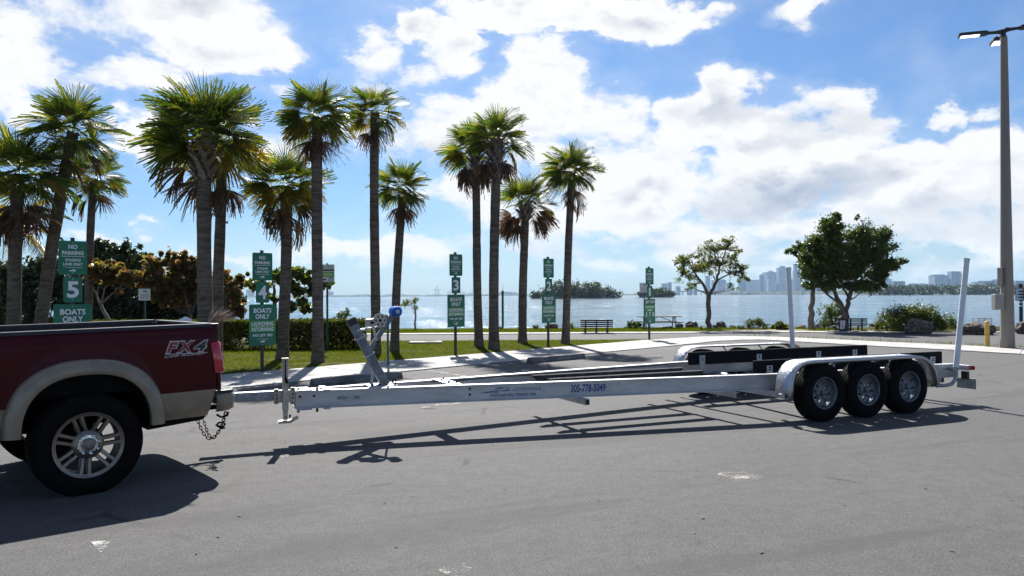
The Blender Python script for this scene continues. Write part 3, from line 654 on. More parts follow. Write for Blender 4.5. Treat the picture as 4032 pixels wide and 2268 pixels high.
for i in range(15):
    o = link('frond', PIN[i % 3], T); o.matrix_local = Matrix.Translation((0, 0, hz)) @ Matrix.Rotation(i * 2.4, 4, 'Z') @ Matrix.Rotation(-R(62 - 6.2 * i), 4, 'Y')

# ------------------------------------------------------------------ broadleaf trees
def lobes_px(base_xy, scale, Y, ls, dy=0.75):       # lobes given in a zoomed crop of the photo
    o = []
    for i, (x, y, rx, ry) in enumerate(ls):
        Yk = Y + ((i * 37) % 11 - 5) / 5 * .35 * 1.0
        p = at(base_xy[0] + x / scale, base_xy[1] + y / scale, Yk); k = Yk / FPX / scale; o.append((p.x, p.y, p.z, rx * k, (rx + ry) / 2 * k * dy, ry * k))
    return o
def P3(x, y, Y): p = at(2560 + x / 2.3, 800 + y / 2.3, Y); return (p.x, p.y, p.z)
Y1 = 36.68
broad_tree('shore_tree', 'small thin-leaved tree forking low, by the picnic table', 'tree', (9.38, Y1, 0),
    lobes_px((2560, 800), 2.3, Y1, [(300, 520, 100, 100), (330, 650, 130, 90), (560, 440, 120, 115), (700, 370, 100, 80), (620, 560, 150, 110), (770, 470, 90, 80), (790, 600, 100, 80), (850, 690, 70, 60), (480, 570, 120, 100), (750, 770, 70, 50), (380, 750, 80, 50), (460, 480, 90, 60)]),
    [[(P3(530, 1146, Y1), .13), (P3(527, 1000, Y1), .11), (P3(530, 830, Y1), .11)], [(P3(530, 840, Y1), .085), (P3(470, 720, Y1), .06), (P3(400, 620, Y1), .04), (P3(330, 500, Y1), .02)],
     [(P3(530, 840, Y1), .09), (P3(600, 700, Y1), .065), (P3(640, 560, Y1), .04), (P3(690, 420, Y1), .02)], [(P3(600, 700, Y1), .045), (P3(720, 640, Y1), .03), (P3(830, 660, Y1), .015)], [(P3(440, 670, Y1), .03), (P3(300, 620, Y1), .018), (P3(220, 560, Y1), .01)]],
    6200, .105, L_THIN, M_BARK, .12, clumps=210, sig=.15, seed=21, twigs=150, shell=.25)
Y2 = 34.43
broad_tree('shore_tree', 'largest dark green shore tree, forked trunk beside the right bench', 'tree', (14.86, Y2, 0),
    lobes_px((2560, 800), 2.3, Y2, [(1650, 230, 110, 130), (1500, 380, 110, 110), (1680, 330, 110, 130), (1640, 470, 160, 150), (1500, 590, 140, 130), (1700, 620, 170, 120), (1560, 730, 130, 70), (1930, 310, 130, 140), (2090, 290, 100, 90), (1990, 470, 160, 120), (2140, 400, 90, 90),
        (2150, 570, 110, 80), (2270, 530, 55, 55), (2040, 650, 140, 80), (2060, 760, 90, 55), (1850, 560, 120, 130), (1830, 760, 90, 50), (1420, 500, 70, 70), (1450, 750, 90, 55), (1650, 745, 130, 50), (1940, 745, 130, 60), (1900, 150, 40, 40), (1700, 120, 50, 50), (1830, 420, 90, 120)]),
    [[(P3(1755, 1162, Y2), .20), (P3(1762, 1060, Y2), .17), (P3(1760, 985, Y2), .16)], [(P3(1758, 990, Y2), .12), (P3(1700, 890, Y2), .10), (P3(1660, 770, Y2), .07), (P3(1620, 600, Y2), .04), (P3(1640, 350, Y2), .02)],
     [(P3(1762, 1000, Y2), .12), (P3(1800, 880, Y2), .10), (P3(1835, 740, Y2), .07), (P3(1920, 560, Y2), .04), (P3(1960, 350, Y2), .02)], [(P3(1710, 905, Y2), .06), (P3(1600, 825, Y2), .04), (P3(1500, 680, Y2), .02)],
     [(P3(1805, 860, Y2), .06), (P3(1740, 760, Y2), .04), (P3(1720, 600, Y2), .02)], [(P3(1850, 720, Y2), .05), (P3(2010, 640, Y2), .03), (P3(2180, 560, Y2), .015)]],
    42000, .125, L_TREE, M_BARK, .16, clumps=640, sig=.215, seed=22, twigs=130, shell=.3)
Y3 = 35.83
broad_tree('shore_tree', 'slim tree with a bare pale trunk left of the forked shore tree', 'tree', (13.93, Y3, 0),
    lobes_px((2560, 800), 2.3, Y3, [(1290, 430, 65, 55), (1360, 400, 70, 60), (1440, 640, 80, 90), (1450, 740, 60, 50), (1430, 520, 90, 90)]),
    [[(P3(1455, 1146, Y3), .16), (P3(1460, 950, Y3), .12), (P3(1470, 780, Y3), .10), (P3(1450, 640, Y3), .05), (P3(1300, 440, Y3), .015)]],
    4200, .125, L_TREE, M_BARKL, .12, clumps=110, sig=.18, seed=23, twigs=50, shell=.3)
# young staked sapling on the water's edge
Yy = 37.9
def PN(x, y, Y): p = at(x, y, Y); return (p.x, p.y, p.z)
broad_tree('sapling', 'young yellow-leaved sapling alone at the water edge behind the winch', 'tree', (-4.81, Yy, 0), lobes_px((0, 0), 1, Yy, [(1605, 1190, 26, 16), (1636, 1182, 20, 14), (1640, 1212, 14, 12), (1588, 1198, 14, 10)]),
    [[(PN(1633, 1300, Yy), .05), (PN(1636, 1240, Yy), .035), (PN(1630, 1195, Yy), .02)], [(PN(1636, 1225, Yy), .02), (PN(1605, 1195, Yy), .008)]], 330, .11, L_GRAPG, M_BARK, .04, clumps=40, sig=.3, seed=24, twigs=24, shell=.2, up=.8)
# sea grapes and the dark screen behind the truck
def C7(x, y, Y): p = at(x / 2.576, 850 + y / 2.576, Y); return (p.x, p.y, p.z)
Yg = 27.0
broad_tree('sea_grape', 'sea grape with rusty red leaves and bare forked trunk by the lane 5 sign', 'tree', (C7(1115, 1100, Yg)[0], Yg, 0),
    lobes_px((0, 850), 2.576, Yg, [(960, 560, 110, 90), (1080, 600, 130, 100), (1180, 560, 110, 80), (1280, 620, 110, 70), (1380, 620, 80, 60), (920, 620, 90, 70), (1210, 760, 60, 50), (1000, 500, 80, 50), (1330, 690, 60, 40), (950, 460, 35, 25), (1090, 470, 40, 25), (1160, 470, 35, 25), (1210, 540, 40, 30)]),
    [[(C7(1115, 1340, Yg), .085), (C7(1090, 1040, Yg), .065), (C7(1020, 900, Yg), .06)], [(C7(1020, 905, Yg), .04), (C7(950, 750, Yg), .03), (C7(900, 670, Yg), .015)], [(C7(1020, 905, Yg), .035), (C7(1060, 740, Yg), .025), (C7(1120, 640, Yg), .012)],
     [(C7(1040, 880, Yg), .03), (C7(1130, 800, Yg), .02), (C7(1260, 690, Yg), .010)], [(C7(990, 800, Yg), .025), (C7(1000, 680, Yg), .015), (C7(1010, 560, Yg), .01)]],
    2500, .14, L_GRAPE, M_BARKL, .07, 'sea grape trees', True, 260, .15, 25, 60, .2, .5)
Yh = 28.5
broad_tree('sea_grape', 'bushy amber and olive sea grape left of the biggest palm', 'tree', (C7(1900, 1100, Yh)[0], Yh, 0),
    lobes_px((0, 850), 2.576, Yh, [(1580, 520, 150, 130), (1760, 480, 140, 130), (1900, 520, 130, 120), (1560, 700, 160, 140), (1760, 700, 190, 170), (1950, 700, 130, 170), (1450, 620, 90, 100), (1830, 420, 80, 60), (1900, 850, 150, 120), (1650, 850, 140, 110), (2060, 640, 100, 110), (1640, 385, 40, 30), (1700, 400, 40, 35), (1870, 370, 35, 35), (1960, 430, 40, 40), (1540, 400, 40, 30), (1470, 480, 40, 30)]),
    [[(C7(1900, 1340, Yh), .10), (C7(1930, 1000, Yh), .07), (C7(1880, 800, Yh), .05)], [(C7(1930, 1000, Yh), .05), (C7(2000, 850, Yh), .03)], [(C7(1880, 800, Yh), .04), (C7(1700, 640, Yh), .02)], [(C7(1880, 800, Yh), .04), (C7(1820, 560, Yh), .015)]],
    5200, .145, L_GRAPE, M_BARK, .08, 'sea grape trees', True, 480, .13, 26, 40, .25, .5)
broad_tree('sea_grape', 'sea grape turning yellow just right of the biggest palm', 'tree', (C7(2300, 1100, 27.5)[0], 27.5, 0),
    lobes_px((0, 850), 2.576, 27.5, [(2260, 620, 70, 90), (2330, 700, 70, 90), (2280, 850, 80, 110), (2380, 800, 60, 90), (2400, 950, 70, 90), (2250, 480, 30, 30), (2420, 640, 40, 60)]),
    [[(C7(2300, 1340, 27.5), .08), (C7(2290, 1000, 27.5), .06), (C7(2300, 720, 27.5), .03)]], 2600, .135, L_GRAPE, M_BARK, .07, 'sea grape trees', True, 130, .2, 27, 30, .25, .5)
def C6(x, y, Y): p = at(880 + x / 2.898, 950 + y / 2.898, Y); return (p.x, p.y, p.z)
Ys = 29.5
broad_tree('sea_grape', 'round-leaved green sea grape behind the lane 4 sign and two palm trunks', 'tree', (C6(600, 1100, Ys)[0], Ys, 0),
    lobes_px((880, 950), 2.898, Ys, [(600, 380, 90, 80), (420, 500, 150, 60), (300, 480, 70, 60), (700, 450, 120, 90), (850, 370, 110, 90), (950, 420, 90, 90), (820, 560, 110, 80), (1100, 480, 130, 60), (1200, 500, 60, 40), (880, 690, 60, 60), (940, 770, 60, 60), (780, 740, 40, 60), (560, 660, 40, 40), (1000, 560, 80, 60), (270, 370, 20, 20), (760, 330, 60, 50)]),
    [[(C6(600, 1260, Ys), .10), (C6(590, 1000, Ys), .08), (C6(580, 620, Ys), .07), (C6(560, 430, Ys), .02)], [(C6(585, 700, Ys), .06), (C6(760, 560, Ys), .04), (C6(900, 430, Ys), .015)], [(C6(585, 640, Ys), .05), (C6(420, 530, Ys), .03), (C6(280, 460, Ys), .012)], [(C6(760, 570, Ys), .03), (C6(1050, 500, Ys), .02), (C6(1220, 500, Ys), .01)], [(C6(760, 570, Ys), .03), (C6(870, 700, Ys), .02), (C6(950, 790, Ys), .01)]],
    3400, .145, L_GRAPG, M_BARK, .08, 'sea grape trees', True, 200, .22, 28, 60, .2, .5)
Yd = 33.0
for lab, bx, ls, seed in [
    ('dark evergreen peeking over the red sea grape by the lane 5 sign', 1050, [(960, 300, 90, 90), (1080, 340, 110, 80), (1250, 350, 130, 80), (1380, 330, 70, 60), (1150, 480, 230, 160), (1350, 500, 180, 140), (950, 480, 120, 160), (1480, 430, 90, 60), (1200, 750, 330, 220), (1000, 850, 200, 250), (1100, 1080, 280, 120), (1350, 1020, 240, 160)], 31),
    ('dark evergreen thicket under the leftmost palms', 300, [(100, 620, 200, 170), (350, 600, 180, 160), (520, 520, 130, 140), (250, 800, 300, 230), (600, 750, 180, 250), (0, 800, 200, 300), (700, 520, 160, 180), (750, 800, 160, 260), (100, 1050, 260, 130), (450, 1080, 260, 130), (800, 1080, 260, 130)], 32),
    ('dark evergreen filling the shade behind the biggest palm trunk', 1750, [(1600, 800, 280, 190), (1850, 780, 250, 190), (1500, 950, 240, 160), (1900, 960, 260, 160), (2150, 900, 200, 190), (2330, 900, 130, 160), (2420, 760, 90, 120), (1600, 1080, 260, 120), (1950, 1090, 260, 120), (2300, 1080, 160, 120)], 33)]:
    b = C7(bx, 1300, Yd); broad_tree('evergreen_tree', lab, 'tree', (b[0], Yd, 0), lobes_px((0, 850), 2.576, Yd, ls, 1.0), [[((b[0], Yd, -.05), .16), (C7(bx, 900, Yd), .12), (C7(bx + 30, 600, Yd), .06)]], 19000, .17, L_DARK, M_BARK, .12, 'dark evergreens behind the truck', False, 420, .17, seed, 30, .3)

def shrub(name, label, x, Y, ls, n, size, leaf, seed, round_=False, cat='shrub', group=None, clumps=90, base_z=0.0, sig=.2, stems=14):
    T = thing(name, label, cat, (x, Y, base_z), 0, group); loc = [(l[0] - x, l[1] - Y, l[2] - base_z, *l[3:]) for l in ls]
    _, cc = leaf_cloud('leaves', loc, n, size, leaf, clumps, sig, round_, T, seed, shell=.35)
    mb = MB()
    for i in range(min(stems, len(cc))): limb(mb, (random.uniform(-.08, .08), random.uniform(-.05, .05), -0.02), cc[i], .016, .004, .08, 5, seed + i)
    mb.build('stems', M_BARK, T, 60); return T
S = shrub
def LP(ls, Y): return lobes_px((0, 0), 1, Y, ls)
G = 'shrubs along the water edge'
S('shore_bush', 'wide mangrove bush left of the white guide pole and behind the pitted boulder', 17.2, 33.8, LP([(3540, 1245, 70, 45), (3620, 1240, 70, 45), (3500, 1270, 70, 30), (3680, 1265, 70, 38), (3740, 1275, 40, 25), (3590, 1280, 120, 25), (3460, 1285, 30, 20)], 33.8), 12000, .10, L_BUSH, 41, group=G, clumps=230)
S('shore_bush', 'upright leafy bush behind the right bench', 14.0, 36.4, LP([(3265, 1230, 38, 38), (3300, 1225, 28, 38), (3275, 1270, 45, 28), (3240, 1280, 30, 18)], 36.4), 1700, .12, L_TREE, 42, group=G)
S('shore_bush', 'rounded green bush right of the small forked tree', 10.9, 36.6, LP([(2950, 1275, 26, 20), (2985, 1272, 20, 22), (3010, 1284, 24, 12), (2915, 1288, 20, 10)], 36.6), 1200, .085, L_BUSH, 43, group=G)
S('shore_plant', 'yellow-green broad-leaved plant left of the far white pole', 12.5, 36.4, LP([(3070, 1282, 20, 13), (3098, 1286, 16, 10), (3050, 1288, 10, 9)], 36.4), 130, .24, L_GRAPG, 44, True, 'plant', G, 30, stems=6)
S('shore_bush', 'low leafy bush under the left end of the picnic table', 5.9, 37.3, LP([(2485, 1277, 20, 14), (2510, 1280, 16, 14), (2470, 1290, 14, 8)], 37.3), 700, .10, L_TREE, 45, group=G)
S('shore_plant', 'sparse little bush seen right of the farthest right palm trunk', 2.85, 37.8, LP([(2247, 1280, 10, 18), (2252, 1290, 12, 10)], 37.8), 160, .10, L_THIN, 46, False, 'plant', G, 26)
S('shore_plant', 'small bush left of the dark rock behind the lane 2 sign', 1.2, 37.8, LP([(2105, 1291, 10, 9), (2112, 1287, 7, 10)], 37.8), 130, .10, L_BUSH, 47, False, 'plant', G, 20)
S('shore_bush', 'loose green bush above the right end of the hedge', -6.9, 30.0, LP([(1345, 1245, 26, 18), (1370, 1228, 16, 16), (1312, 1258, 22, 12)], 30.0), 420, .10, L_TREE, 48, group=None, clumps=60)
S('shore_plant', 'tuft of weeds beside the small forked tree trunk', 9.9, 36.4, LP([(2810, 1287, 8, 9), (2765, 1292, 16, 6)], 36.4), 140, .10, L_BUSH, 49, False, 'plant', G, 18)
S('shore_plant', 'few weeds among the rocks below the picnic table', 7.6, 37.6, LP([(2640, 1290, 8, 7), (2610, 1292, 10, 5)], 37.6), 110, .09, L_BUSH, 50, False, 'plant', G, 16)
# clipped hedge: a long block of leaves
T = thing('hedge', 'long clipped hedge behind the palms and the lane 4 sign', 'hedge', (-9.0, 24.6, 0))
rg = np.random.default_rng(5); n = 62000
P_ = np.stack([rg.uniform(-5.5, 4.25, n), rg.uniform(-.5, .5, n), rg.random(n) ** .75 * .92], 1)
edge = rg.random(n) < .6; sd = rg.integers(0, 3, n)
P_[edge & (sd == 0), 1] = -.5 + rg.normal(0, .03, (edge & (sd == 0)).sum()); P_[edge & (sd == 1), 2] = .9 + rg.normal(0, .03, (edge & (sd == 1)).sum()); P_[edge & (sd == 2), 1] = .5 + rg.normal(0, .03, (edge & (sd == 2)).sum())
gap = np.sin(P_[:, 0] * 2.1) + np.sin(P_[:, 0] * 4.7 + 1) + rg.normal(0, .5, n); P_ = P_[~((gap > .3) & (P_[:, 2] < .42) & (P_[:, 0] > .2) & (P_[:, 0] < 2.9))]; n = len(P_)
nr = rg.normal(size=(n, 3)); nr[:, 2] += .3; nr /= np.linalg.norm(nr, axis=1)[:, None]; a_ = np.cross(nr, rg.normal(size=(n, 3))); a_ /= np.linalg.norm(a_, axis=1)[:, None]; b_ = np.cross(nr, a_); s_ = (.062 * (.6 + .8 * rg.random(n)))[:, None]
V = np.stack([P_ - a_ * s_ * .6, P_ + b_ * s_ * .36, P_ + a_ * s_ * .6, P_ - b_ * s_ * .36], 1).reshape(-1, 3)
link('leaves', npmesh('leaves', V, np.arange(n * 4).reshape(n, 4), L_HEDGE), T)['kind'] = 'stuff'
mb = MB()
for i in range(110):
    x = -5.4 + i * .0875; limb(mb, (x, random.uniform(-.3, .3), -.02), (x + random.uniform(-.25, .25), random.uniform(-.4, .4), random.uniform(.6, .85)), .012, .004, .08, 4, i)
mb.build('stems', M_BARK, T, 60)

# ------------------------------------------------------------------ grass
def in_poly(px, py, poly):
    c = np.zeros(len(px), bool); j = len(poly) - 1
    for i in range(len(poly)):
        xi, yi = poly[i]; xj, yj = poly[j]
        with np.errstate(divide='ignore', invalid='ignore'): hit = ((yi > py) != (yj > py)) & (px < (xj - xi) * (py - yi) / (yj - yi + 1e-12) + xi)
        c ^= hit; j = i
    return c
def grass(name, poly, n, h, w, box, seed, mat=L_GRASS, avoid=()):
    rg = np.random.default_rng(seed); x = rg.uniform(box[0], box[1], n); y = rg.uniform(box[2], box[3], n); k = in_poly(x, y, poly)
    pat = np.sin(x * 1.3 + np.sin(y * .9) * 2) + np.sin(y * 1.9 + x * .7) + rg.normal(0, .8, n); k &= pat > -1.9
    for ax, ay, ar in avoid: k &= (((x - ax) / ar) ** 2 + ((y - ay) / (ar * .6)) ** 2) > rg.uniform(.5, 1.2, n)
    x, y = x[k], y[k]; n = len(x); a = rg.uniform(0, 6.28, n); hh = h * (.4 + rg.random(n)) * (1 + .25 * np.sin(x * 2.2) * np.sin(y * 1.7)); ww = w * (.6 + .8 * rg.random(n)); lx = rg.normal(0, .5, n) * hh; ly = rg.normal(0, .5, n) * hh
    b0 = np.stack([x - np.cos(a) * ww, y - np.sin(a) * ww, np.zeros(n)], 1); b1 = np.stack([x + np.cos(a) * ww, y + np.sin(a) * ww, np.zeros(n)], 1); t = np.stack([x + lx, y + ly, hh + .012], 1)
    o = link(name, npmesh(name, np.stack([b0, b1, t], 1).reshape(-1, 3), np.arange(n * 3).reshape(n, 3), mat)); o['kind'] = 'stuff'; return o
BARE = [(-6.2, 20.4, .6), (-4.7, 19.1, .8), (-3.4, 23.3, .5), (-.6, 23.5, .7), (-8.0, 17.9, .9), (-1.2, 25.0, .4), (1.8, 26, .4)]
lawn_in = [(p[0] - .05, p[1] + .05) for p in lawn_pts]
grass('lawn_grass', lawn_in, 230000, .048, .006, (-14, 6.2, 14, 28.6), 61, avoid=BARE)
grass('shore_grass', [(-9, 34.6), (13, 34.6), (16, 33.2), (17.5, 33.4), (15, 36.5), (9, 38.3), (-9, 38.4)], 110000, .075, .008, (-9, 17.5, 33, 38.4), 62, avoid=[(12.0, 35.4, 2.0), (15.2, 34.4, 1.4), (10.5, 35.4, 1.2)])
grass('kerb_weeds', [(9.4, 30.9), (11.3, 28.8), (14.4, 24.7), (19, 16.9), (19.4, 17.1), (14.9, 25.2), (11.8, 29.0), (9.7, 31.2)], 16000, .11, .007, (9, 20, 16, 31.5), 63)
# leaf litter and grit strewn on the asphalt
rg = np.random.default_rng(77); n = 260; x = rg.uniform(-4, 8, n); y = 3.4 + rg.random(n) ** .8 * 16; s = rg.uniform(.006, .022, n); a = rg.uniform(0, 6.28, n)
V = np.stack([np.stack([x + np.cos(a + t) * s * k, y + np.sin(a + t) * s * k, .006 + rg.uniform(0, .008, n)], 1) for t, k in ((0, 1.3), (1.9, .6), (3.14, 1.2), (4.6, .6))], 1).reshape(-1, 3)
link('leaf_litter', npmesh('leaf_litter', V, np.arange(n * 4).reshape(n, 4), pmat('dry_litter', (.10, .065, .04), .9, var=.5, scale=40)))['kind'] = 'stuff'
mb = MB(); mb.grid([[(-.13, 0, .012), (-.07, .03, .03), (.02, .02, .02), (.13, .0, .03)], [(-.13, 0, .012), (-.06, -.03, .012), (.03, -.025, .03), (.13, .0, .03)]])
o = mb.build('fallen_leaf', pmat('brown_leaf', (.10, .035, .025), .7, var=.4, scale=20)); o.location = (-1.24, 11.45, .004); tag(o, 'single curled brown leaf lying on the asphalt under the trailer beam', 'leaf')

# ================================================================== ROCKS, SHORE FURNITURE
def rock_mesh(name, dims, seed, sub=3, rough=.28, mat=M_ROCK):
    import bmesh
    from mathutils import noise as mn
    bm = bmesh.new(); bmesh.ops.create_icosphere(bm, subdivisions=sub, radius=1.0); sd = Vector((seed * 3.1, seed * 1.7, seed * .9))
    for v in bm.verts:
        p = v.co.copy(); k = 1 + rough * mn.noise(p * 1.6 + sd) + rough * .5 * mn.noise(p * 4 + sd) + rough * .3 * mn.noise(p * 9 + sd); p *= k
        v.co = Vector((p.x * dims[0], p.y * dims[1], p.z * dims[2]))
    zmin = -dims[2] * .62
    for v in bm.verts:
        if v.co.z < zmin: v.co.z = zmin + (v.co.z - zmin) * .1
    me = bpy.data.meshes.new(name); bm.to_mesh(me); bm.free(); me.materials.append(mat); me.polygons.foreach_set('use_smooth', [False] * len(me.polygons)); return me, -zmin
def rock(name, label, x, y, dims, seed, group, rz=0, sub=3, rough=.28, z=0.0):
    me, up = rock_mesh(name, dims, seed, sub, rough); o = link(name, me); o.location = (x, y, z + up - .02); o.rotation_euler = (0, 0, rz); return tag(o, label, 'rock', group)
GB = 'pitted boulders along the right road'
rock('boulder', 'pitted grey boulder in front of the wide mangrove bush', 16.78, 31.75, (.54, .42, .40), 1, GB, 0, 4, .25)
rock('boulder', 'low wide boulder behind the yellow bollard', 18.75, 31.0, (.70, .42, .30), 2, GB, .1, 4, .25)
rock('boulder', 'boulder at the right edge, beyond the lamp post', 20.9, 31.2, (.45, .4, .34), 3, GB, 0, 4, .25)
GR = 'dark rocks along the shore'
for i, (lab, px, py, w, h) in enumerate([('dark flat rock seen just right of the lane 2 sign post', 2172, 1296, 46, 20), ('small rock at the foot of the thin shore post', 1968, 1298, 16, 12), ('low pale rock at the foot of the small bush by the lane 2 sign', 2085, 1299, 30, 6),
        ('rock under the right end of the picnic table', 2676, 1292, 26, 20), ('biggest jagged rock, right of the picnic table', 2716, 1292, 40, 26), ('upright rock touching the biggest jagged rock', 2738, 1291, 20, 24), ('brown rock right of the small forked tree', 2838, 1294, 36, 24),
        ('low rock left of the rounded green bush', 2884, 1297, 30, 12), ('flat brown rock left of the slim bare trunk', 3152, 1297, 46, 16), ('small rock hard against the slim bare trunk', 3216, 1297, 22, 9), ('low rock left of the picnic table legs', 2625, 1297, 34, 10),
        ('low rock right of the right bench', 3400, 1297, 36, 7), ('rock behind the pitted boulder', 3668, 1292, 30, 12), ('tiny dark rock right of the low wide boulder', 3930, 1302, 14, 6), ('flat rock between the farthest right palm and the left bench', 2232, 1299, 20, 5)]):
    Yr = 38.1 if px < 2900 else (36.8 if px < 3300 else 34.5); p = at(px, py, Yr); k = Yr / FPX
    rock('shore_rock', lab, p.x, Yr, (w * k * .55, w * k * .4, h * k * .7), 10 + i, GR, i, 3, .4)

def bench(label, x, y, rz, W_, Hh, nslat, legs, back_only=True):
    T = thing('park_bench', label, 'bench', (x, y, 0), rz, 'dark benches facing the water')
    hs = .27 / nslat * 1.0
    for i in range(nslat):
        z = Hh - .045 - i * (Hh * .55) / nslat; h = Hh * .55 / nslat * (.82 if i == 0 else .66)
        mb = MB(); mb.box((0, -.02 - .012 * (nslat - 1 - i) * -1 * .6, z), (W_, .03, h)); mb.build('back_slat', M_WOODD, T, bevel=.006)
    for i in range(3):
        mb = MB(); mb.box((0, .10 + i * .13, Hh * .40), (W_, .11, .03)); mb.build('seat_slat', M_WOODD, T, bevel=.006)
    for i in range(legs):
        lx = -W_ / 2 * .68 + i * (W_ * .68) / (legs - 1)
        mb = MB(); mb.box((lx, .02, Hh * .5 - .02), (.055, .05, Hh - .04)); mb.box((lx, .42, Hh * .19), (.055, .05, Hh * .38)); mb.box((lx, .22, Hh * .36), (.05, .42, .03)); mb.build('leg', M_POSTB, T, bevel=.004)
    return T
bench('dark slatted bench on the verge between the lane 2 and lane 1 signs', 3.68, 33.25 + .25, 0, 1.42, .615, 4, 3)
bench('dark slatted bench beside the forked tree with a white placard', 15.1, 34.3, 0, 1.48, .60, 5, 3)
T = thing('picnic_table', 'weathered picnic table at the water edge behind the lane 1 sign', 'table', (7.15, 37.4, 0), R(2))
for k in range(4): MB().box((0, -.3 + k * .2, .62), (2.02, .18, .035)).build('top_plank', M_WOODD, T, bevel=.005)
for sy in (-1, 1):
    for k in range(2): MB().box((0, sy * (.62 + k * .13), .36), (2.02, .115, .035)).build('seat_plank', M_WOODD, T, bevel=.005)
for sx in (-.72, .72):
    mb = MB(); mb.bar((sx, -.42, 0), (sx, -.15, .60), .05, .06); mb.bar((sx, .42, 0), (sx, .15, .60), .05, .06); mb.box((sx, 0, .33), (.05, 1.5, .05)); mb.box((sx, 0, .58), (.05, .7, .04)); mb.build('leg_frame', M_GALV, T)
mb = MB(); mb.bar((-.7, 0, .34), (-.05, 0, .60), .03, .03); mb.bar((.7, 0, .34), (.05, 0, .60), .03, .03); mb.build('brace', M_GALV, T)

# placard on the forked tree
T = thing('placard', 'white placard leaning on the forked tree trunk by the right bench', 'sign', (14.65, 34.1, .08), R(8))
mb = MB(); mb.prism(rounded(.21, .38, .01), lambda a, b, t: (a + b * .16, t, b + .22), 0, .008); mb.build('panel', M_WHITE, T)
mb = MB()
for i in range(3): mb.tube([(.0 + .035 * math.cos(t) - .01, -.003, .21 + .10 * i - .1 + .05 * math.sin(t)) for t in np.linspace(0, 5.2, 9)], .008, 5)
mb.build('printed_symbol', M_INK, T)
# wire-fronted bin
T = thing('wire_crate', 'pale wire crate standing behind the low wide boulder', 'crate', (at(3866, 1270, 33).x, 33.0, 0.0))
mb = MB()
for sx in (-.28, .28):
    for sy in (-.2, .2): mb.box((sx, sy, .3), (.03, .03, .6))
for z in (.03, .585):
    for sy in (-.2, .2): mb.box((0, sy, z), (.56, .03, .03))
    for sx in (-.28, .28): mb.box((sx, 0, z), (.03, .4, .03))
mb.build('frame', M_GALVL, T); mb = MB()
for i in range(13): mb.box((-.25 + i * .042, -.2, .3), (.006, .006, .55)); mb.box((-.25 + i * .042, .2, .3), (.006, .006, .55))
for z in (.15, .3, .45): mb.box((0, -.2, z), (.55, .006, .006))
mb.build('wire_mesh', M_GALVL, T); MB().box((.0, -.2, .3), (.02, .02, .57)).build('middle_bar', M_GALV, T)
# yellow bollard
T = thing('bollard', 'yellow steel bollard on the sidewalk left of the lamp post', 'bollard', (14.66, 23.75, 0))
mb = MB(); mb.lathe([(0, -.05), (.068, -.05), (.068, .74), (.066, .77), (.05, .795), (.025, .81), (0, .815)], n=24); mb.build('post', M_YEL, T, 40)
mb = MB(); mb.lathe([(.069, .70), (.070, .70), (.070, .725), (.069, .725)], n=24); mb.build('cap_band', pmat('faded_yellow', (.55, .47, .25), .6, scale=8), T)
# thin post by the water
T = thing('shore_post', 'thin dark steel post at the water edge between two palm groups', 'post', (-.46, 37.6, 0)); mb = MB(); mb.tube([(0, 0, -.1), (0, 0, 1.9)], .055, 10); mb.build('post', M_POSTG, T, 40)
mb = MB(); mb.tube([(0, 0, 1.9), (0, 0, 1.93)], .062, 10); mb.tube([(.01, 0, 1.93), (.01, 0, 2.25)], .008, 6); mb.build('cap', M_GALV, T, 40)
# concrete access slab in lawn, white fence post cap
T = thing('utility_cover', 'flat concrete utility slab set in the grass by the blue roller', 'slab', (-3.05, 27.1, 0), R(3)); MB().box((0, 0, .03), (1.14, .75, .1)).build('slab', M_CONC, T, bevel=.012)
MB().box((.15, -.05, .083), (.34, .3, .008)).build('lid', M_CONCD, T, bevel=.003)
pc = at(730, 1262, 16.0)
T = thing('fence_post', 'white post with a pyramid cap behind the truck bed', 'post', (pc.x, 16.0, 0)); MB().box((0, 0, pc.z / 2 - .05), (.11, .11, pc.z - .1 + .1)).build('post', M_WHITE, T, bevel=.004)
mb = MB(); w = .10; mb.box((0, 0, pc.z), (.2, .2, .03)); mb.add([(-w, -w, pc.z + .017), (w, -w, pc.z + .017), (w, w, pc.z + .017), (-w, w, pc.z + .017), (0, 0, pc.z + .085)], [(0, 1, 4), (1, 2, 4), (2, 3, 4), (3, 0, 4), (3, 2, 1, 0)]); mb.build('cap', M_WHITE, T)

# wheel stops
def wheel_stop(label, a, b):
    a = Vector(a); b = Vector(b); L = (b - a).length; T = thing('wheel_stop', label, 'wheel stop', ((a.x + b.x) / 2, (a.y + b.y) / 2, 0), math.atan2(b.y - a.y, b.x - a.x), 'concrete wheel stops by the sidewalk')
    prof = [(-.10, 0), (-.10, .045), (-.06, .135), (-.03, .15), (.03, .15), (.06, .135), (.10, .045), (.10, 0)]; rows = []; n = 16
    for i in range(n + 1):
        t = -L / 2 + L * i / n; e = 0.0 if 0 < i < n else -.012
        rows.append([(t, y + math.copysign(e, y) + random.uniform(-.003, .003), max(0, z + (e if z > .1 else 0) + (random.uniform(-.006, .003) if z > .1 else 0))) for y, z in prof])
    mb = MB(); mb.grid(rows, close=True); mb.add(rows[0], [tuple(range(8))]); mb.add(rows[-1], [tuple(reversed(range(8)))]); mb.build('concrete_bar', M_CONCD, T)
    for x in (-L * .3, L * .3):
        mb = MB(); mb.tube([(x, 0, .14), (x, 0, .155)], .012, 8); mb.build('anchor_pin', M_RUST, T)
wheel_stop('chipped concrete wheel stop behind the front of the trailer', (-3.75, 14.42), (-2.30, 15.72)); wheel_stop('concrete wheel stop below the lane 2 sign', (.42, 18.98), (1.85, 20.36))

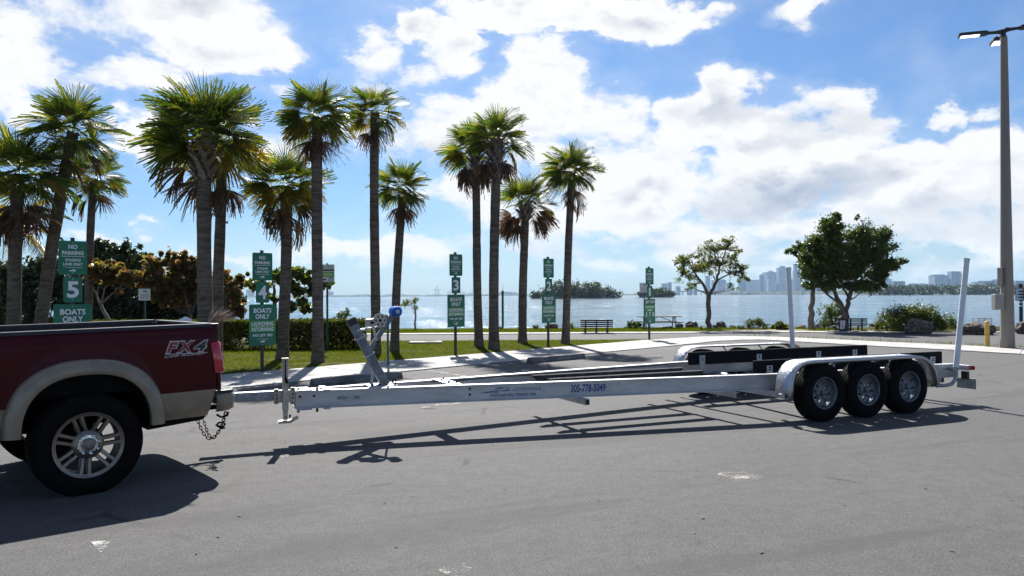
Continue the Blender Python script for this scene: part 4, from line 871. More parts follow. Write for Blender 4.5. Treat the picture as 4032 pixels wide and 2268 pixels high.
# ================================================================== SIGNS
SG_TH = R(41.0)
def panel(parent, name, w, h, zc, mat, y, rad=.03):
    mb = MB(); mb.prism(rounded(w, h, rad), lambda a, b, t: (a, t, b + zc), y, y - .004); return mb.build(name, mat, parent)
def F0(parent_y, x, z): return face((x, parent_y, z), (1, 0, 0))
def county_mark(parent, y, z, k=1.0):
    mb = MB(); D = [(-.01, -.017), (.028, -.017)] + [(.028 + .017 * math.cos(t), .017 * math.sin(t)) for t in np.linspace(-1.57, 1.57, 7)] + [(-.01, .017)]
    mb.add([(a * k, y, b * k + z) for a, b in D], [tuple(range(len(D)))]); mb.box((-.034 * k, y + .0004, z - .006 * k), (.04 * k, .001, .020 * k)); return mb.build('county_mark', M_WHITE, parent)
def lane_sign(label, x, y, num, ztop, jet=False):
    T = thing('lane_sign', label, 'sign', (x, y, 0), SG_TH, 'green staging lane signs along the sidewalk')
    MB().box((0, .033, (ztop + .06) / 2 - .05), (.06, .06, ztop + .16)).build('post', M_POSTB, T, bevel=.004)
    z1 = ztop - .305; z2 = ztop - .61 - .035 - .229; z3 = ztop - .61 - .035 - .457 - .035 - .457
    p = panel(T, 'upper_panel', .457, .61, z1, M_SIGNG, 0)
    e = -.0055
    def put(par, s, w, h, z, bold=.028, x_=0.0, mat=M_WHITE): text(par, s, w, h, F0(e, x_, z), mat, 'lettering', bold)
    f = lambda zc, H, q: zc + H / 2 - q * H
    put(p, 'NO', .145, .083, f(z1, .61, .175)); put(p, 'PARKING', .345, .068, f(z1, .61, .355)); MB().box((0, e + .001, f(z1, .61, .455)), (.37, .002, .008)).build('rule', M_WHITE, p)
    put(p, 'STAGING', .245, .050, f(z1, .61, .565)); put(p, 'LANE ONLY', .315, .050, f(z1, .61, .685)); mb = MB(); mb.box((0, e + .001, f(z1, .61, .775)), (.31, .002, .003)); mb.box((0.01, e + .001, f(z1, .61, .79)), (.25, .002, .004)); mb.build('small_print', M_WHITE, p); county_mark(p, e, f(z1, .61, .87))
    p = panel(T, 'number_panel', .305, .457, z2, M_SIGNG, 0); put(p, num, .19 if num != '1' else .095, .30, z2, .03)
    p = panel(T, 'lower_panel', .61, .914, z3, M_SIGNG, 0)
    H = .914; q = lambda v: f(z3, H, v); e2 = -.0055
    if not jet:
        MB().box((0, -.0048, q(.532)), (.606, .0012, .255)).build('light_band', M_SIGNL, p); e = -.0068
        put(p, 'BOATS', .405, .104, q(.15), .03); put(p, 'ONLY', .325, .108, q(.293), .03); put(p, 'LAUNCHING', .495, .085, q(.465)); MB().box((0, e + .001, q(.532)), (.50, .002, .008)).build('rule', M_WHITE, p)
        put(p, 'RETURNING', .495, .082, q(.603)); put(p, 'NO JET SKI', .44, .075, q(.755)); zz = .835
    else:
        MB().box((0, -.0048, q(.37)), (.606, .0012, .235)).build('light_band', M_SIGNL, p); MB().box((0, -.0048, q(.615)), (.606, .0012, .232)).build('light_band', pmat('sign_mid_green', (.02, .20, .07), .4, scale=4), p); e = -.0068
        put(p, 'JET SKI', .50, .125, q(.135), .03); put(p, 'LAUNCHING', .50, .085, q(.315)); put(p, 'LANES', .28, .085, q(.445)); 
        for dx, c in ((-.20, '1'), (0, '7'), (.20, '8')): put(p, c, .055 if c == '1' else .10, .165, q(.62), .02, dx)
        zz = .80
    e = -.0068; mb = MB(); mb.box((0, e + .001, q(zz)), (.30, .002, .003)); mb.box((.01, e + .001, q(zz + .012)), (.24, .002, .003)); mb.build('small_print', M_WHITE, p); county_mark(p, e, q(.895), 1.15)
    mb = MB()
    for z in (z1 + .27, z1 - .27, z2 + .19, z2 - .19, z3 + .42, z3 - .42): mb.tube([(0, .0, z), (0, -.0075, z)], .009, 8)
    mb.build('bolts', M_GALVL, T, 40)
    return T
p5 = at(287, 1000, 13.8)
lane_sign('lane 5 staging sign behind the truck bed', p5.x, 13.8, '5', 2.70); lane_sign('lane 4 staging sign beside the truck tailgate', -5.51, 16.98, '4', 2.65); lane_sign('lane 3 staging sign right of the blue bow roller', -1.58, 21.69, '3', 2.85)
lane_sign('lane 2 staging sign between two palm trunks', 1.17, 24.52, '2', 2.85); lane_sign('lane 1 jet ski sign in front of the picnic table', 5.07, 28.33, '1', 2.66, True)
def no_sign(label, x, y, zt, rz, lines, k=1.0):
    T = thing('notice_sign', label, 'sign', (x, y, 0), rz, 'white NO notices on thin posts'); MB().box((0, .03, zt / 2 - .02), (.05, .05, zt)).build('post', M_POSTG, T)
    p = panel(T, 'panel', .45 * k, .47 * k, zt - .235 * k, M_WHITE, 0, .012); text(p, 'NO', .17 * k, .10 * k, F0(-.0055, .03 * k, zt - .105 * k), M_INK, 'lettering', .015)
    mb = MB()
    for i in range(lines): mb.box((0, -.005, zt - (.235 + i * .048) * k), ((.37 - .05 * (i % 2)) * k, .002, .012 * k))
    mb.build('small_print', M_INK, p); return T
no_sign('small white NO notice in the shade behind the truck bed', -11.71, 24.5, 1.96, R(10), 4, .79); no_sign('small white NO notice half hidden behind the lane 1 sign', 6.45 - .03, 37.35, 2.26, 0, 5)
T = thing('parking_sign', 'white and green pay by phone sign on a green post by the hedge', 'sign', (-5.63, 23.40, 0), 0); MB().box((0, .03, 1.32), (.055, .05, 2.75)).build('post', M_POSTG, T, bevel=.003)
zt = 2.655; p = panel(T, 'panel', .46, .53, zt - .265, M_WHITE, 0, .02); M_LIME = pmat('lime_print', (.16, .46, .05), .45, scale=4)
mb = MB()
for i in range(2):
    for j in range(2): mb.box((-.15 + i * .05, -.0048, zt - .05 - j * .055), (.042, .0015, .046))
mb.build('square_mark', M_LIME, p); text(p, 'pay by', .20, .055, F0(-.0055, .08, zt - .045), M_INK, 'lettering', .01, .1); text(p, 'phone', .20, .055, F0(-.0055, .09, zt - .105), M_INK, 'lettering', .01, .1)
MB().box((0, -.0048, zt - .175), (.44, .0015, .05)).build('dark_band', M_INK, p); MB().box((0, -.0048, zt - .305), (.42, .0015, .165)).build('green_band', M_LIME, p)
mb = MB()
for i in range(3): mb.box((0, -.006, zt - .265 - i * .04), (.34, .001, .012))
mb.build('small_print', M_WHITE, p)
mb = MB(); mb.lathe([(.055, 0), (.075, 0), (.075, .002), (.055, .002)], Matrix.Translation((.12, -.0042, zt - .46)) @ Matrix.Rotation(R(90), 4, 'X'), 24, closed=True); mb.build('ring_mark', M_NAVY, p); text(p, 'P', .04, .06, F0(-.0055, .12, zt - .46), M_NAVY, 'lettering', .02)
mb = MB(); mb.box((-.08, -.0048, zt - .46), (.12, .0015, .05)); mb.build('county_mark', M_NAVY, p)

# ================================================================== LAMP POST
LX, LY = 14.89, 23.14
T = thing('lamp_post', 'tall tapered lamp post with lit LED heads at the right edge', 'lamp post', (LX, LY, 0), R(0))
mb = MB(); mb.tube([(0, 0, -.05), (0, 0, 4.5), (.0, 0, 9.38)], [.195, .145, .098], 12); mb.build('pole', M_POLE, T, 25)
mb = MB(); mb.tube([(0, 0, 9.38), (0, 0, 9.44)], .075, 12); mb.tube([(0, 0, 9.44), (0, 0, 9.62)], [.05, .075], 12); mb.build('hub', M_POSTB, T, 40)
def lamp_head(ang, tilt, zo):
    M = Matrix.Translation((0, 0, 9.56 + zo)) @ Matrix.Rotation(ang, 4, 'Z') @ Matrix.Rotation(-tilt, 4, 'Y')
    mb = MB(); sec = [(.05, .07, .07), (.18, .045, .045), (.36, .05, .04), (.46, .10, .05)]; rows = []
    for x, hw, hh in sec: rows.append([M @ Vector((x, y * hw, z * hh)) for y, z in ((-1, -.6), (-.6, -1), (.6, -1), (1, -.6), (1, .6), (.6, 1), (-.6, 1), (-1, .6))])
    mb.grid(rows, close=True); mb.build('arm', M_POSTB, T, 40)
    out_ = [(.42, -.11), (.50, -.16), (1.12, -.165), (1.20, -.12), (1.20, .12), (1.12, .165), (.50, .16), (.42, .11)]
    mb = MB(); mb.prism(out_, lambda a, b, t: M @ Vector((a, b, t)), -.045, .05); h = mb.build('housing', M_POSTB, T, bevel=.012)
    for i in range(2):
        for j in range(2):
            m_ = MB()
            for k in range(5):
                for l in range(1): m_.prism(rounded(.046, .105, .012, 2), lambda a, b, t: M @ Vector((.76 + i * .26 + (k - 2) * .050 + a, (-.066 + j * .132) + b, t)), -.045, -.052)
            m_.build('led_module', M_LED, h)
lamp_head(R(159), R(1), 0); lamp_head(R(-21), R(3), .04); lamp_head(R(69), R(1), -.05)
o = MB().box((-.31, -.05, 1.40), (.27, .20, .47)).build('control_box', pmat('grey_box', (.30, .29, .27), .6, scale=6), T, bevel=.015)
MB().box((-.19, -.02, 2.16), (.06, .26, .55)).build('meter_panel', pmat('dark_box', (.10, .085, .08), .6, scale=6), T, bevel=.01)

# ================================================================== TRAILER (u along to the rear, v to the far side)
TR = thing('boat_trailer', 'long empty aluminium boat trailer with three axles and black bunks', 'trailer', (3.776, 10.45, 0), R(24))
ZB, ZT = .395, .60
def ibeam(name, path, parent, mats=M_ALU, fw=.105):
    pts = [Vector((a, b, 0)) for a, b in path]; rows = []; tf, tw_ = .012, .010
    prof = [(-fw / 2, ZB), (fw / 2, ZB), (fw / 2, ZB + tf), (tw_ / 2, ZB + tf), (tw_ / 2, ZT - tf), (fw / 2, ZT - tf), (fw / 2, ZT), (-fw / 2, ZT), (-fw / 2, ZT - tf), (-tw_ / 2, ZT - tf), (-tw_ / 2, ZB + tf), (-fw / 2, ZB + tf)]
    for i, p in enumerate(pts):
        t = (pts[min(i + 1, len(pts) - 1)] - pts[max(i - 1, 0)]).normalized(); n = Vector((-t.y, t.x, 0)); rows.append([p + n * a + Vector((0, 0, z)) for a, z in prof])
    mb = MB(); mb.grid(rows, close=True); mb.add(rows[0], [tuple(range(12))]); mb.add(rows[-1], [tuple(reversed(range(12)))]); return mb.build(name, mats, parent)
near = ibeam('side_beam', [(-6.386, 1.045), (-.25, .04), (0, .008), (.25, 0), (3.25, 0)], TR); far_b = ibeam('side_beam', [(-6.386, 1.155), (-.25, 2.16), (0, 2.192), (.25, 2.2), (3.25, 2.2)], TR)
A0 = Vector((-6.386, 1.045)); A1 = Vector((-.25, .04)); AD = (A1 - A0).normalized(); AN = Vector((-AD.y, AD.x))
def on_beam(s, z, off=-.007): p = A0 + AD * s + AN * off; return Vector((p.x, p.y, z))
XB = (AD.x, AD.y, 0)
def btext(s0, s1, z, h, st, mat=M_NAVY, bold=.012, shear=0.0): return text(near, st, s1 - s0, h, face(on_beam((s0 + s1) / 2, z), XB), mat, 'lettering', bold, shear)
btext(3.318, 3.785, .502, .100, '305-778-5049', bold=.025, shear=.08); btext(2.285, 2.86, .455, .034, 'ROCK AND ROLL TRAILERS.COM', bold=.02, shear=.2); btext(2.60, 2.928, .529, .030, 'Good things never get old', bold=.006)
def decal(name, polys, mat=M_NAVY, off=-.0072):
    mb = MB()
    for pl in polys: mb.add([on_beam(s, z, off) for s, z in pl], [tuple(range(len(pl)))])
    return mb.build(name, mat, near)
decal('boat_logo', [[(2.136, .487), (2.30, .493), (2.33, .508), (2.25, .505), (2.136, .489)], [(2.22, .499), (2.36, .507), (2.43, .504), (2.48, .500), (2.57, .519), (2.51, .517), (2.42, .512), (2.34, .514)], [(2.20, .480), (2.36, .489), (2.42, .494), (2.30, .489)],
    [(2.325, .535), (2.345, .523), (2.43, .537), (2.52, .543), (2.515, .547), (2.42, .543), (2.345, .528)], [(2.515, .547), (2.525, .547), (2.50, .520), (2.488, .520)], [(2.34, .528), (2.40, .548), (2.44, .553), (2.455, .549), (2.41, .543), (2.36, .531)],
    [(2.56, .507), (2.60, .503), (2.90, .503), (2.94, .514), (2.91, .516), (2.89, .508), (2.60, .508)], [(2.90, .503), (2.93, .492), (3.0, .489), (2.985, .485), (2.925, .487)], [(2.56, .507), (2.565, .519), (2.575, .519), (2.575, .509)]])
mb = MB()
for s in (2.338, 2.375): mb.lathe([(.009, 0), (.015, 0)], face(on_beam(s, .495, -.0078), XB), 14)
for s, z in ((2.96, .509), (2.975, .505), (2.95, .513)): mb.lathe([(0, 0), (.004, 0)], face(on_beam(s, z, -.0078), XB), 8)
mb.build('logo_dots', M_NAVY, near)
M_LBL = pmat('faded_label', (.36, .37, .40), .5, scale=30)
for s0, s1, z0, z1 in ((.46, .625, .476, .519), (.655, .755, .474, .524)):
    o = decal('label_sticker', [[(s0, z0), (s1, z0), (s1, z1), (s0, z1)]], pmat('label_white', (.55, .56, .58), .5, scale=8)); mb = MB()
    for i in range(5): mb.add([on_beam(s0 + a * (s1 - s0), z1 - (.15 + i * .17 + b) * (z1 - z0), -.0082) for a, b in ((.05, 0), (.6 + .3 * ((i * 7) % 3) / 2, 0), (.6 + .3 * ((i * 7) % 3) / 2, .08), (.05, .08))], [(0, 1, 2, 3)])
    mb.build('small_print', M_INK, o)
mb = MB()
for s, z in ((.05, .53), (.205, .532), (2.03, .549), (2.03, .477), (3.96, .56), (4.6, .56), (1.5, .57), (3.1, .575)):
    r = .016 if s < 3 and s not in (1.5,) else .006; mb.lathe([(0, -.006), (r * .6, -.006), (r, -.003), (r, 0)], face(on_beam(s, z, -.0055), XB) @ Matrix.Rotation(PI, 4, 'X'), 12)
for s in (.03, .24):
    for z in (ZT + .008, ZB - .03): mb.box(on_beam(s, z, -.03), (.025, .025, .03)); mb.box(on_beam(s, z, .06), (.025, .025, .03))
mb.build('bolts', pmat('dark_bolt', (.05, .05, .055), .5, metal=.4, scale=20), near, 50)
# nose plates, tongue, coupler
mb = MB(); mb.box((-6.30, 1.1, ZT + .006), (.16, .34, .01)); mb.build('nose_plate', M_GALVL, TR); mb = MB(); mb.box((-6.05, 1.1, ZT + .006), (.07, .40, .01)); mb.build('nose_plate', M_GALVL, TR)
mb = MB(); mb.box((-6.30, 1.1, ZB - .006), (.16, .34, .01)); mb.box((-6.05, 1.1, ZB - .006), (.07, .40, .01)); mb.build('nose_plate', M_GALVL, TR)
mb = MB(); mb.box((-6.66, 1.1, .555), (.92, .10, .105)); mb.build('tongue', M_GALV, TR, bevel=.008); mb = MB(); mb.box((-6.93, 1.1, .555), (.34, .082, .085)); mb.tube([(-7.08, 1.1, .555), (-7.26, 1.1, .56)], [.055, .07], 12); mb.build('coupler', M_GALVL, TR, 40)
mb = MB(); mb.box((-6.60, 1.035, .545), (.05, .03, .17)); mb.box((-6.42, 1.035, .545), (.05, .03, .19)); mb.box((-6.51, 1.02, .545), (.16, .02, .14)); mb.build('jack_bracket', M_CREAM, TR, bevel=.004)
mb = MB()
for i in range(4):
    mb.box((-6.60, 1.017, .485 + i * .04), (.014, .012, .014)); mb.box((-6.42, 1.017, .47 + i * .05), (.014, .012, .014))
mb.build('bracket_bolts', M_DARK, TR)
jk = MB().box((-6.508, .975, .68), (.064, .064, .58)).build('jack', M_CREAM, TR, bevel=.006)
MB().box((-6.508, .975, .385), (.05, .05, .20)).build('inner_tube', M_CREAM, jk, bevel=.004); MB().box((-6.508, .975, .975), (.075, .075, .012)).build('jack_cap', M_CREAM, jk)
mb = MB(); mb.tube([(-6.508, .938, .93), (-6.512, .930, .72)], .007, 6); mb.tube([(-6.512, .930, .76), (-6.49, .925, .70)], .013, 8); mb.build('jack_handle', M_DARK, jk)
mb = MB(); mb.prism([(-.11, 0), (-.09, .02), (-.02, .022), (.03, .022), (.10, .05), (.12, .062), (.115, .045), (.03, .0)], lambda a, b, t: (-6.49 + a, t, .255 + b), .90, 1.05); mb.build('jack_foot', M_CREAM, jk)
mb = MB(); mb.tube([(-6.508, .935, .32), (-6.508, 1.015, .32)], .009, 8); mb.box((-6.46, .96, .325), (.02, .02, .035)); mb.build('foot_pin', M_RUST, jk)
mb = MB(); mb.tube([(-6.508, .942, .945), (-6.508, .940, .945)], .012, 10); mb.build('cap_hole', M_DARK, jk)
# winch post
def U(u, z, v=1.1): return Vector((u, v, z))
up = (U(-5.715, 1.36) - U(-5.325, .60)).normalized(); sdv = up.cross(Vector((0, 1, 0))).normalized()
wp = MB().bar(U(-5.325, .605), U(-5.715, 1.345), .10, .115, up=(0, 1, 0)).build('winch_post', M_GALVD, TR, bevel=.008)
MB().bar(U(-5.71, 1.335), U(-5.745, 1.415), .106, .122, up=(0, 1, 0)).build('post_cap', M_BLACK, wp, bevel=.008)
mb = MB()
for t in (.50, .78): c = U(-5.325, .605).lerp(U(-5.715, 1.345), t); mb.bar(c - up * .006, c + up * .006, .125, .125, up=(0, 1, 0))
mb.build('u_bolt_band', M_GALVL, wp)
MB().bar(U(-5.52, 1.03), U(-5.215, 1.47), .055, .07, up=(0, 1, 0)).build('roller_arm', M_GALVD, wp, bevel=.005)
mb = MB(); mb.bar(U(-5.60, 1.28), U(-5.33, 1.315), .08, .012); mb.tube([U(-5.68, 1.27, 1.05), U(-5.56, 1.28, 1.05)], .018, 8); mb.build('winch_shelf', M_GALVL, wp)
w = MB().box((-5.49, 1.07, 1.365), (.15, .11, .085), Matrix.Rotation(R(-6), 3, 'Y')).build('winch', M_CREAM, TR, bevel=.008)
Mx = Matrix.Translation((-5.405, 1.02, 1.385)) @ Matrix.Rotation(R(90), 4, 'X'); prof = []
mb = MB(); ring = []
for j in range(72):
    a = 2 * PI * j / 72; r = .082 + (.005 if j % 2 else 0); ring.append((r * math.cos(a), r * math.sin(a)))
mb.prism(ring, lambda a, b, t: Mx @ Vector((a, b, t)), -.008, .008); mb.build('gear_wheel', pmat('cream_gear', (.46, .44, .38), .5, metal=.3, scale=25), w)
mb = MB()
for j in range(6):
    a = j * PI / 3; mb.lathe([(0, .0095), (.011, .0095)], Mx @ Matrix.Translation((.052 * math.cos(a), .052 * math.sin(a), 0)), 10)
mb.lathe([(0, .012), (.017, .012), (.017, .0)], Mx, 12); mb.build('gear_holes', M_DARK, w)
mb = MB(); mb.lathe([(.04, -.1), (.04, -.01)], Mx, 20); mb.build('strap_drum', M_STRAP, w)
mb = MB(); mb.bar((-5.505, 1.0, 1.36), (-5.455, .995, 1.13), .012, .03, up=(1, 0, 0)); mb.build('crank_handle', M_CREAM, w, bevel=.003)
mb = MB(); mb.tube([(-5.455, 1.0, 1.13), (-5.455, .93, 1.13)], .018, 10); mb.build('crank_grip', M_BLACK, w, 40)
mb = MB(); mb.tube([(-5.505, 1.01, 1.36), (-5.505, .985, 1.36)], .018, 12); mb.build('crank_hub', M_DARK, w)
Mr = Matrix.Translation((-5.195, 1.0, 1.487)) @ Matrix.Rotation(R(-90), 4, 'X')
mb = MB(); pr = [(0, 0), (.022, 0), (.05, .004), (.062, .018), (.066, .04), (.06, .08), (.056, .10), (.06, .12), (.066, .16), (.062, .182), (.05, .196), (.022, .2), (0, .2)]; rows = []
for r, z in pr: rows.append([Mr @ Vector(((r + (.0025 * (1 if j % 2 else -1) if r > .03 else 0)) * math.cos(2 * PI * j / 40), (r + (.0025 * (1 if j % 2 else -1) if r > .03 else 0)) * math.sin(2 * PI * j / 40), z)) for j in range(40)])
mb.grid(rows, close=True); br = mb.build('bow_roller', M_BLUE, TR, 50)
mb = MB(); mb.tube([Mr @ Vector((0, 0, -.02)), Mr @ Vector((0, 0, .22))], .017, 12); mb.lathe([(.017, -.012), (.026, -.012), (.026, -.006), (.017, -.006)], Mr, 14, closed=True); mb.build('axle_pin', M_GALVL, br, 40)
mb = MB(); pts = [U(-5.41, 1.42, 1.06), U(-5.31, 1.44, 1.06), U(-5.30, 1.30, 1.06), U(-5.302, 1.1, 1.06), U(-5.30, .93, 1.06), U(-5.297, .79, 1.06)]
for a, b in zip(pts[:-1], pts[1:]): mb.bar(a, b + (b - a) * .02, .008, .026, up=(1, .3, 0))
mb.build('winch_strap', M_STRAP, TR); mb = MB(); mb.tube([U(-5.298, .84, 1.06), U(-5.296, .76, 1.06)], [.010, .018], 8); mb.build('strap_hook', M_GALVL, TR)
mb = MB(); mb.bar(U(-5.50, .61, 1.06), U(-5.485, .83, 1.06), .012, .028, up=(1, 0, 0)); mb.build('post_strut', M_GALVL, TR)
mb = MB(); mb.box((-5.38, 1.1, ZT + .006), (.34, .30, .01)); mb.build('post_base', M_GALVL, TR); mb = MB()
for a, b in ((-5.50, 1.0), (-5.43, .985), (-5.48, 1.2), (-5.23, 1.0), (-5.21, 1.18)): mb.tube([(a, b, ZT + .01), (a, b, ZT + .035)], .011, 6)
mb.tube([(-5.235 + .022 * math.cos(t), 1.02, .645 + .03 * math.sin(t)) for t in np.linspace(0, 6.28, 13)], .007, 6, False); mb.build('base_bolts', M_DARK, TR)
mb = MB(); mb.box((-4.55, 1.1, ZT + .006), (.16, .72, .01)); mb.build('cross_plate', M_ALU, TR); mb = MB()
for a, b in ((-4.6, .88), (-4.55, .98), (-4.5, .86), (-4.58, 1.2), (-4.52, 1.3)): mb.tube([(a, b, ZT + .01), (a, b, ZT + .032)], .012, 6)
mb.build('plate_bolts', M_DARK, TR)
# cross tubes, keel bunks, bunks
def cross(u, v0, v1, z=.355, w=.06, h=.075): mb = MB(); mb.box((u, (v0 + v1) / 2, z), (w, v1 - v0, h)); o = mb.build('cross_tube', M_GALVL, TR, bevel=.004); MB().box((u, v0 - .004, z), (w * .8, .012, h * .8)).build('tube_end', M_BLACK, o); return o
cross(-3.0, .28, 1.92); cross(-.92, -.02, 2.22); cross(-.40, -.33, 2.5); cross(2.35, -.33, 2.5); cross(3.0, .0, 2.2)
for v in (.86, 1.34):
    poly = [(-3.25, .60), (-3.12, .49), (-2.98, .49), (-2.90, .545), (-.85, .545), (-.80, .60)]
    mb = MB(); mb.prism(poly, lambda a, b, t: (a, t, b), v - .05, v + .05); mb.build('keel_bunk', M_CARPETG, TR, bevel=.008)
    MB().box((-1.9, v, .505), (2.0, .07, .07)).build('keel_rail', M_BLACK, TR)
    for u in (-3.0, -.92): MB().box((u, v, .43), (.07, .06, .10)).build('keel_bracket', M_GALV, TR)
for v, u0, u1 in ((.27, -.40, 3.33), (1.93, -.24, 3.62)):
    mb = MB(); mb.box(((u0 + u1) / 2, v, .664), (u1 - u0, .055, .20)); bk = mb.build('bunk', M_CARPET, TR, bevel=.014)
    for u in ([-.15, 1.0, 2.2, 3.1] if v < 1 else [.0, 1.15, 2.45, 3.3]):
        big = (v > 1 and u == 0)
        MB().box((u, v - .034, .63 if not big else .60), (.105, .010, .12 if not big else .22)).build('bunk_bracket', M_GALVL, TR, bevel=.003)
        mb = MB()
        for z in (.665, .635): mb.tube([(u, v - .040, z), (u, v - .046, z)], .012, 8)
        mb.build('bracket_bolts', M_DARK, TR)
        MB().box((u, v, .50), (.06, .06, .15)).build('bunk_post', M_GALVL, TR)
for u in (.125, .91, 1.70): mb = MB(); mb.tube([(u, -.30, .372), (u + .40, 2.46, .372)], .045, 12); mb.build('axle', M_GALV, TR, 40); 
# wheels
def wheel_lathe_tyre(R_, w, rim, groove=4):
    h = w / 2; p = [(rim, -h * .82), (rim + .015, -h * .92), (R_ * .80, -h), (R_ * .93, -h * .93), (R_ * .985, -h * .78)]
    for i in range(groove):
        c = -h * .62 + i * (h * 1.24) / (groove - 1); g = h * .055; p += [(R_, c - g * 2.2), (R_ * 1.0, c - g), (R_ - .012, c - g * .8), (R_ - .012, c + g * .8), (R_, c + g), (R_, c + g * 2.2)]
    q = [(r, -z) for r, z in reversed(p[:5])]; return p + q
def trailer_wheel(u, v, s):            # s=-1: outer face towards -v
    Mw = Matrix.Translation((u, v, .375)) @ Matrix.Rotation(R(90) * -s * -1, 4, 'X')      # local +Z -> outside
    Mw = Matrix.Translation((u, v, .375)) @ (Matrix.Rotation(R(90), 4, 'X') if s < 0 else Matrix.Rotation(R(-90), 4, 'X'))
    mb = MB(); mb.lathe(wheel_lathe_tyre(.378, .225, .205), Mw, 56, closed=False); t_ = mb.build('tyre', M_RUB, TR, 35)
    mb = MB(); mb.lathe([(.208, .098), (.213, .104), (.209, .108), (.198, .104), (.193, .085), (.185, .07), (.180, -.05), (.178, -.09), (.208, -.098)], Mw, 48)
    mb.lathe([(.180, .05), (.168, .062), (.160, .060), (.158, .045)], Mw, 48); mb.build('rim', M_WHEEL, t_, 40)
    mb = MB()                            # disc: eight broad spokes with openings between
    n = 8
    for k in range(n):
        a = 2 * PI * k / n + .2; rows = []
        for r, hw, z in ((.085, .46, .035), (.11, .31, .030), (.135, .30, .036), (.162, .47, .05)):
            rows.append([Mw @ Vector((r * math.cos(a + d_), r * math.sin(a + d_), z)) for d_ in np.linspace(-hw, hw, 4) * (2 * PI / n / 1.0)])
        mb.grid(rows)
    mb.lathe([(.05, .045), (.07, .042), (.088, .036)], Mw, 32); mb.build('wheel_disc', M_WHEEL, t_, 40, fix=False)
    mb = MB(); mb.lathe([(0, .088), (.026, .086), (.033, .078), (.034, .05), (.05, .044)], Mw, 20); mb.build('hub_cap', M_WHEEL, t_, 40)
    mb = MB()
    for k in range(6):
        a = 2 * PI * k / 6; c = Mw @ Vector((.069 * math.cos(a), .069 * math.sin(a), .04)); e_ = Mw @ Vector((.069 * math.cos(a), .069 * math.sin(a), .062)); mb.tube([c, e_], .010, 6)
    mb.build('lug_nuts', M_GALVL, t_)
    mb = MB(); mb.lathe([(0, -.03), (.10, -.03), (.10, -.06), (0, -.06)], Mw, 24); mb.build('brake_disc', M_DARK, t_, 40)
for u in (.125, .91, 1.70): trailer_wheel(u, -.375, -1); trailer_wheel(u + .40, 2.54, 1)
def fender(v0, v1, vlip, du0=0.0):
    pr = [(a + du0, b) for a, b in [(-.475, .335), (-.47, .45), (-.455, .56), (-.42, .655), (-.36, .73), (-.28, .782), (-.18, .803), (-.05, .808), (.9, .808), (1.80, .808), (1.93, .795), (2.05, .755), (2.15, .69), (2.225, .60), (2.265, .50), (2.285, .37)]]
    mb = MB(); rows = []; uv = []; L = 0
    for i, (u, z) in enumerate(pr):
        if i: L += math.hypot(u - pr[i - 1][0], z - pr[i - 1][1])
        rows.append([(u, v0, z), (u, v0 + (v1 - v0) * .5, z), (u, v1, z)]); uv.append(L)
    mb.grid(rows); me = mb.mesh('fender', M_PLATE, 60); me.uv_layers.new(name='UVMap')
    for lp in me.loops: vi = lp.vertex_index; me.uv_layers[0].data[lp.index].uv = (uv[vi // 3], (vi % 3) * .14)
    o = link('fender', me, TR); sd = o.modifiers.new('thick', 'SOLIDIFY'); sd.thickness = .005
    mb = MB(); rows = []; cx, cz = .9, .40
    for u, z in pr:
        du, dz_ = (max(-.1 + du0, min(1.9 + du0, u)) - u) if (u < -.1 + du0 or u > 1.9 + du0) else 0, (.40 - z); l = math.hypot(du, dz_) or 1; rows.append([(u, vlip, z), (u + du / l * .042, vlip, z + dz_ / l * .042)])
    mb.grid(rows); l_ = mb.build('fender_lip', M_PLATE, o, 40); sd = l_.modifiers.new('thick', 'SOLIDIFY'); sd.thickness = .005
    for u in (.52, 1.30):
        s_ = -1 if vlip < 1 else 1; mb = MB(); mb.bar((u + du0, vlip - s_ * .06, .795), (u - .12 + du0, (0 if s_ < 0 else 2.2), .60), .03, .008, up=(1, 0, .4)); mb.build('fender_stay', M_GALV, o)
    mb = MB()
    for u in (.25, .95, 1.6): mb.lathe([(0, .006), (.012, .004), (.014, 0)], Matrix.Translation((u + du0, (v0 + v1) / 2, .812)), 10)
    mb.build('rivets', M_GALVL, o)
fender(-.495, -.215, -.493); fender(2.40, 2.68, 2.678, .46)
mb = MB(); mb.box((-.465, -.36, .355), (.075, .10, .06)); mb.build('step_pad', M_GALVL, TR, bevel=.004); mb = MB(); mb.box((-.465, -.413, .355), (.06, .008, .05)); mb.build('marker_light', M_BLACK, TR)
